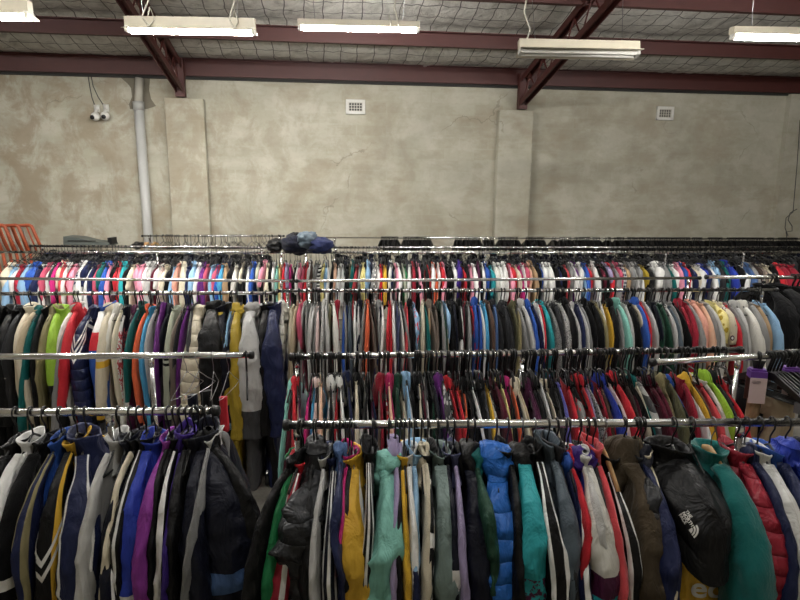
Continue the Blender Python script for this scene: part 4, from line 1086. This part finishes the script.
# big black hangers pressed together on that rail
for i, (px, yaw) in enumerate(((766, -62), (769, -58), (773, -60), (777, -56), (781, -52), (788, -60), (792, -56), (796, -54), (800, -52), (804, -50), (810, -48))):
    u = (at_z(px, 355, xr.z) - xr.a).dot(xr.dir); p = xr.a + xr.dir * u
    root = empty('trouser_hanger', (p.x, p.y, xr.z), xr.ang + R(yaw + 60) * .5 + R(12)); tag(root, 'broad black plastic hanger bunched over the purple-topped packs', 'hanger', 'broad black hangers over the packs')
    b = MB(); b.tube([(0, .022, -.008), (0, .012, .021), (0, -.012, .021), (0, -.022, .004), (0, -.006, -.05), (0, 0, -.08)], .006, 8); b.build('hook', BLACKP, root, True)
    b = MB(); b.prism([(-.23, -.175), (-.04, -.075), (.04, -.075), (.23, -.175), (.23, -.2), (.04, -.112), (-.04, -.112), (-.23, -.2)], Vector((-.006, 0, 0)), Vector((0, 1, 0)), Vector((0, 0, 1)), Vector((1, 0, 0)), .012); b.build('arms', BLACKP, root)
    b = MB(); b.tube([(0, -.23, -.19), (0, .23, -.19)], .005, 8); b.build('bar', BLACKP, root, True)
    for s in (-1, 1):
        b = MB(); b.box((0, s * .17, -.2), (.02, .03, .05)); b.build('clip', GREYP, root)

# far right rail: broad black hangers and two black coats, and a red garment behind
nr = RL['NR']
for i, (px, dx) in enumerate(((769, 0), (773, 0), (792, 0), (797, 0), (803, 0))):
    u = (at_z(px, 277, nr.z) - nr.a).dot(nr.dir); p = nr.a + nr.dir * u
    root = empty('coat_hanger', (p.x, p.y, nr.z), nr.ang + R(38)); tag(root, 'broad black coat hanger on the far right rail, in front of the red clothes', 'hanger', 'broad black coat hangers')
    b = MB(); b.tube([(0, .026, -.008), (0, .014, .024), (0, -.014, .024), (0, -.026, .004), (0, -.006, -.05), (0, 0, -.08)], .008, 8); b.build('hook', BLACKP, root, True)
    b = MB(); b.prism([(-.24, -.2), (-.05, -.08), (.05, -.08), (.24, -.2), (.24, -.24), (.05, -.135), (-.05, -.135), (-.24, -.24)], Vector((-.012, 0, 0)), Vector((0, 1, 0)), Vector((0, 0, 1)), Vector((1, 0, 0)), .024); b.build('arms', BLACKP, root)
def bigcoat(rk, px, py, w, col, yaw, label, half=.23):
    g = place(rk, px, py, w, col, 'c', half * 1.2, R(yaw)); root = empty('coat'); finish(g, root); root['label'] = label; root['group'] = 'black coats at the far right'
    m = cloth('cotton', col)
    put('body', body_mesh(g.T, half, .8, 26, 22, 5 + int(px) % 9, .012), m, root)
    for s in (-1, 1): put('sleeve', sleeve_mesh(g.T * .9, s, half, .62, 16, 20, 9 + int(px) % 7, .007), m, root)
    put('collar', collar_mesh(g.T, .045, .085, 22, 3), m, root)
    RL[rk].items.remove(g); return g
bigcoat('NR', 786, 325, 22, 'black', 10, 'black coat at the far right with grey diagonal straps, beside the light-blue sweater')
bigcoat('NR', 803, 325, 26, 'black', 14, 'black coat with a white-trimmed neck at the right edge')

# ------------------------------------------------------------------ odd things at the back
# pile of denim on the rails
c = at_z(300, 247, 1.46); c.y += .05
def lump(name, loc, dims, seed, m, label, cat, rz=0, group='denim pile on the rear rails'):
    rings = []
    for i in range(19):
        t = pi * i / 18; ring = []
        for j in range(28):
            a = 2 * pi * j / 28; k = 1 + .36 * nz(cos(a) * sin(t) * 2, sin(a) * sin(t) * 2, cos(t) * 2, seed) + .12 * ridge(cos(a) * sin(t) * 3, sin(a) * sin(t) * 3, cos(t) * 4, seed + 2) + .1 * nz(cos(a) * sin(t) * 6, sin(a) * sin(t) * 6, cos(t) * 6, seed + 4)
            s = sin(t) ** .8 if 0 < i < 18 else 0
            ring.append((dims[0] / 2 * s * cos(a) * k, dims[1] / 2 * s * sin(a) * k, dims[2] / 2 * cos(t) * k))
        rings.append(ring)
    b = MB(); b.rings(rings); o = b.build(name, m, None, True); o.location = loc; o.rotation_euler = (0, 0, rz); tag(o, label, cat, group); return o
DEN = cloth('cotton', 'navy'); DEN2 = cloth('cotton', 'slate')
D0 = 6.5
def atd(px, py, d=D0): return at_y(px, py, d)
lump('denim_jacket', atd(295, 244), (.3, .4, .2), 3, cloth('cotton', 'dark-navy'), 'dark crumpled denim jacket at the left of the pile on the rails', 'jacket')
lump('jeans', atd(307, 239.5), (.22, .36, .17), 8, DEN2, 'faded blue folded denim on top of the pile on the rails', 'jeans')
lump('jeans', atd(320, 245.5), (.28, .4, .16), 15, DEN, 'dark blue denim sagging at the right of the pile on the rails', 'jeans')
lump('cap', atd(296, 235.5), (.1, .12, .07), 21, cloth('cotton', 'black'), 'small black cap with a tan edge on top of the denim pile', 'cap')
lump('bag', atd(276, 245.5), (.18, .3, .14), 25, cloth('nylon', 'black'), 'black bag slumped left of the denim pile', 'bag')
# grey folded case on the left racks
c = atd(90, 241.5, 8.6)
root = empty('hard_case', c, 0); tag(root, 'grey wedge-shaped plastic case lying on the rails at the left', 'case')
b = MB(); b.prism([(-.3, 0), (-.29, .1), (-.1, .085), (.12, .03), (.34, .02), (.36, -.03), (-.3, -.03)], Vector((-.02, -.12, -.02)), Vector((1, 0, 0)), Vector((0, 0, 1)), Vector((0, 1, 0)), .26); b.build('shell', plain('grey_green_plastic', (92, 98, 94), .5), root)
b = MB(); b.box((.33, -.02, .02), (.06, .16, .09)); b.build('latch', BLACKP, root)
b = MB(); b.box((-.05, -.125, .02), (.4, .01, .012)); b.build('seam', BLACKP, root)
# brown bag near the downpipe
lump('shoulder_bag', atd(138, 245.5, 8.5), (.16, .2, .1), 31, cloth('leather', 'black'), 'small black bag left of the brown hangers by the downpipe', 'bag', group='bags on the rear rails')

# stacked orange metal frames in the left corner
Y0 = 8.1
for i in range(4):
    off = -i * 13.5
    p = [at_y(x + off, y, Y0 - i * .14) for x, y in ((41 + 2, 252), (31.5, 226), (29.5, 225.2), (14, 226), (11, 228), (23, 252))]
    root = empty('orange_frame', p[0]); tag(root, ['outermost orange metal trolley frame leaning by the wall at the left', 'second orange metal trolley frame from the outside, left corner', 'third orange metal trolley frame from the outside, left corner', 'innermost orange metal trolley frame, at the left edge'][i], 'frame', 'orange trolley frames')
    o_ = p[0]
    b = MB(); b.tube([q - o_ for q in p], .022, 8); b.build('outer_tube', ORANGE, root, True)
    for f in (.3, .55, .8):
        a0 = p[0].lerp(p[5], f) - o_; a1 = p[1].lerp(p[3], f) - o_
        b = MB(); b.tube([a0, a1], .012 if f != .55 else .017, 6); b.build('bar', ORANGE if f != .55 else plain('dull_steel', (150, 140, 130), .5, .5), root, True)
    low = p[0].lerp(p[5], 0) - o_
    for e in (0, 5):
        b = MB(); q = p[e] - o_; b.tube([q, Vector((q.x + .12, q.y, -o_.z + .02))], .02, 8); b.build('leg', ORANGE, root, True)

# ------------------------------------------------------------------ lettering on two of the front garments
from mathutils.bvhtree import BVHTree
def print_on(g, part, px, py, up_px, make, m, name, off=.0025):
    """print make() (a flat mesh in metres, x right, y up) onto a garment where it shows at (px, py)"""
    bpy.context.view_layer.update(); dg = bpy.context.evaluated_depsgraph_get()
    o = [c for c in g.root.children if c.name.split('.')[0] == part][0]
    bv = BVHTree.FromObject(o, dg); mi = (g.root.matrix_world @ o.matrix_basis).inverted()
    def shoot(x, y):
        d = ray(x, y); a = mi @ EYE; bb = mi @ (EYE + d); return bv.ray_cast(a, (bb - a).normalized())
    p, n, _, _ = shoot(px, py)
    if p is None: print('print_on missed', name); return
    if n.dot(mi.to_3x3() @ ray(px, py)) > 0: n = -n
    q = shoot(up_px[0], up_px[1])[0]; q = q if q is not None else p + Vector((0, 0, .1))
    up = (q - p); up -= n * up.dot(n); up.normalize(); rt = up.cross(n).normalized()
    bm = bmesh.new(); bm.from_mesh(make()); bmesh.ops.triangulate(bm, faces=bm.faces)
    for _i in range(3):
        es = [e for e in bm.edges if e.calc_length() > .006]
        if es: bmesh.ops.subdivide_edges(bm, edges=es, cuts=1); bmesh.ops.triangulate(bm, faces=bm.faces)
    for v in bm.verts:
        w = p + rt * v.co.x + up * v.co.y
        h = bv.ray_cast(w + n * .08, -n)[0]
        v.co = (h if h is not None else w) + n * off
    me = bpy.data.meshes.new(name); bm.to_mesh(me); bm.free()
    ob = put(name, me, m, g.root); ob.matrix_local = o.matrix_local.copy(); return ob
def text_mesh(txt, size, line=.85, bold=0):
    cu = bpy.data.curves.new('t', 'FONT'); cu.body = txt; cu.size = size; cu.align_x = 'LEFT'; cu.align_y = 'CENTER'; cu.space_line = line; cu.offset = bold
    tmp = bpy.data.objects.new('t', cu); COL.objects.link(tmp); bpy.context.view_layer.update()
    me = bpy.data.meshes.new_from_object(tmp); bpy.data.objects.remove(tmp); return me
WPRINT = plain('white_print', (228, 226, 220), .5, 0, 30, .03)
def dome_logo():
    bm = bmesh.new(); bm.from_mesh(text_mesh('THE\nNORTH\nFACE', .024, .82, .0006))
    for v in bm.verts: v.co.x -= .07
    for r0, r1 in ((.052, .042), (.037, .027), (.022, .0)):
        prev = None
        for k in range(9):
            a = pi / 2 * k / 8
            cur = (bm.verts.new((.018 + r0 * cos(a) * .9, -.028 + r0 * sin(a), 0)), bm.verts.new((.018 + r1 * cos(a) * .9, -.028 + r1 * sin(a), 0)))
            if prev: bm.faces.new((prev[0], cur[0], cur[1], prev[1]))
            prev = cur
    for v in bm.verts: v.co *= .56
    me = bpy.data.meshes.new('logo'); bm.to_mesh(me); bm.free(); return me
print_on(gv, 'body', 691, 524, (697, 521), dome_logo, WPRINT, 'logo')
print_on(gy, 'sleeve', 691, 587, (692, 574), lambda: text_mesh('ec', .09, .85, .002), WPRINT, 'lettering')


# ------------------------------------------------------------------ light
w = bpy.data.worlds.new('world'); S.world = w; w.use_nodes = True
w.node_tree.nodes['Background'].inputs[0].default_value = (.8, .85, 1, 1); w.node_tree.nodes['Background'].inputs[1].default_value = .0
S.view_settings.view_transform = 'Standard'; S.view_settings.look = 'None'; S.view_settings.gamma = 1; S.view_settings.use_curve_mapping = False
S.view_settings.exposure = 1.55
S.cycles.max_bounces = 6; S.cycles.diffuse_bounces = 2; S.cycles.glossy_bounces = 2; S.cycles.sample_clamp_indirect = 4
S.cycles.use_denoising = True
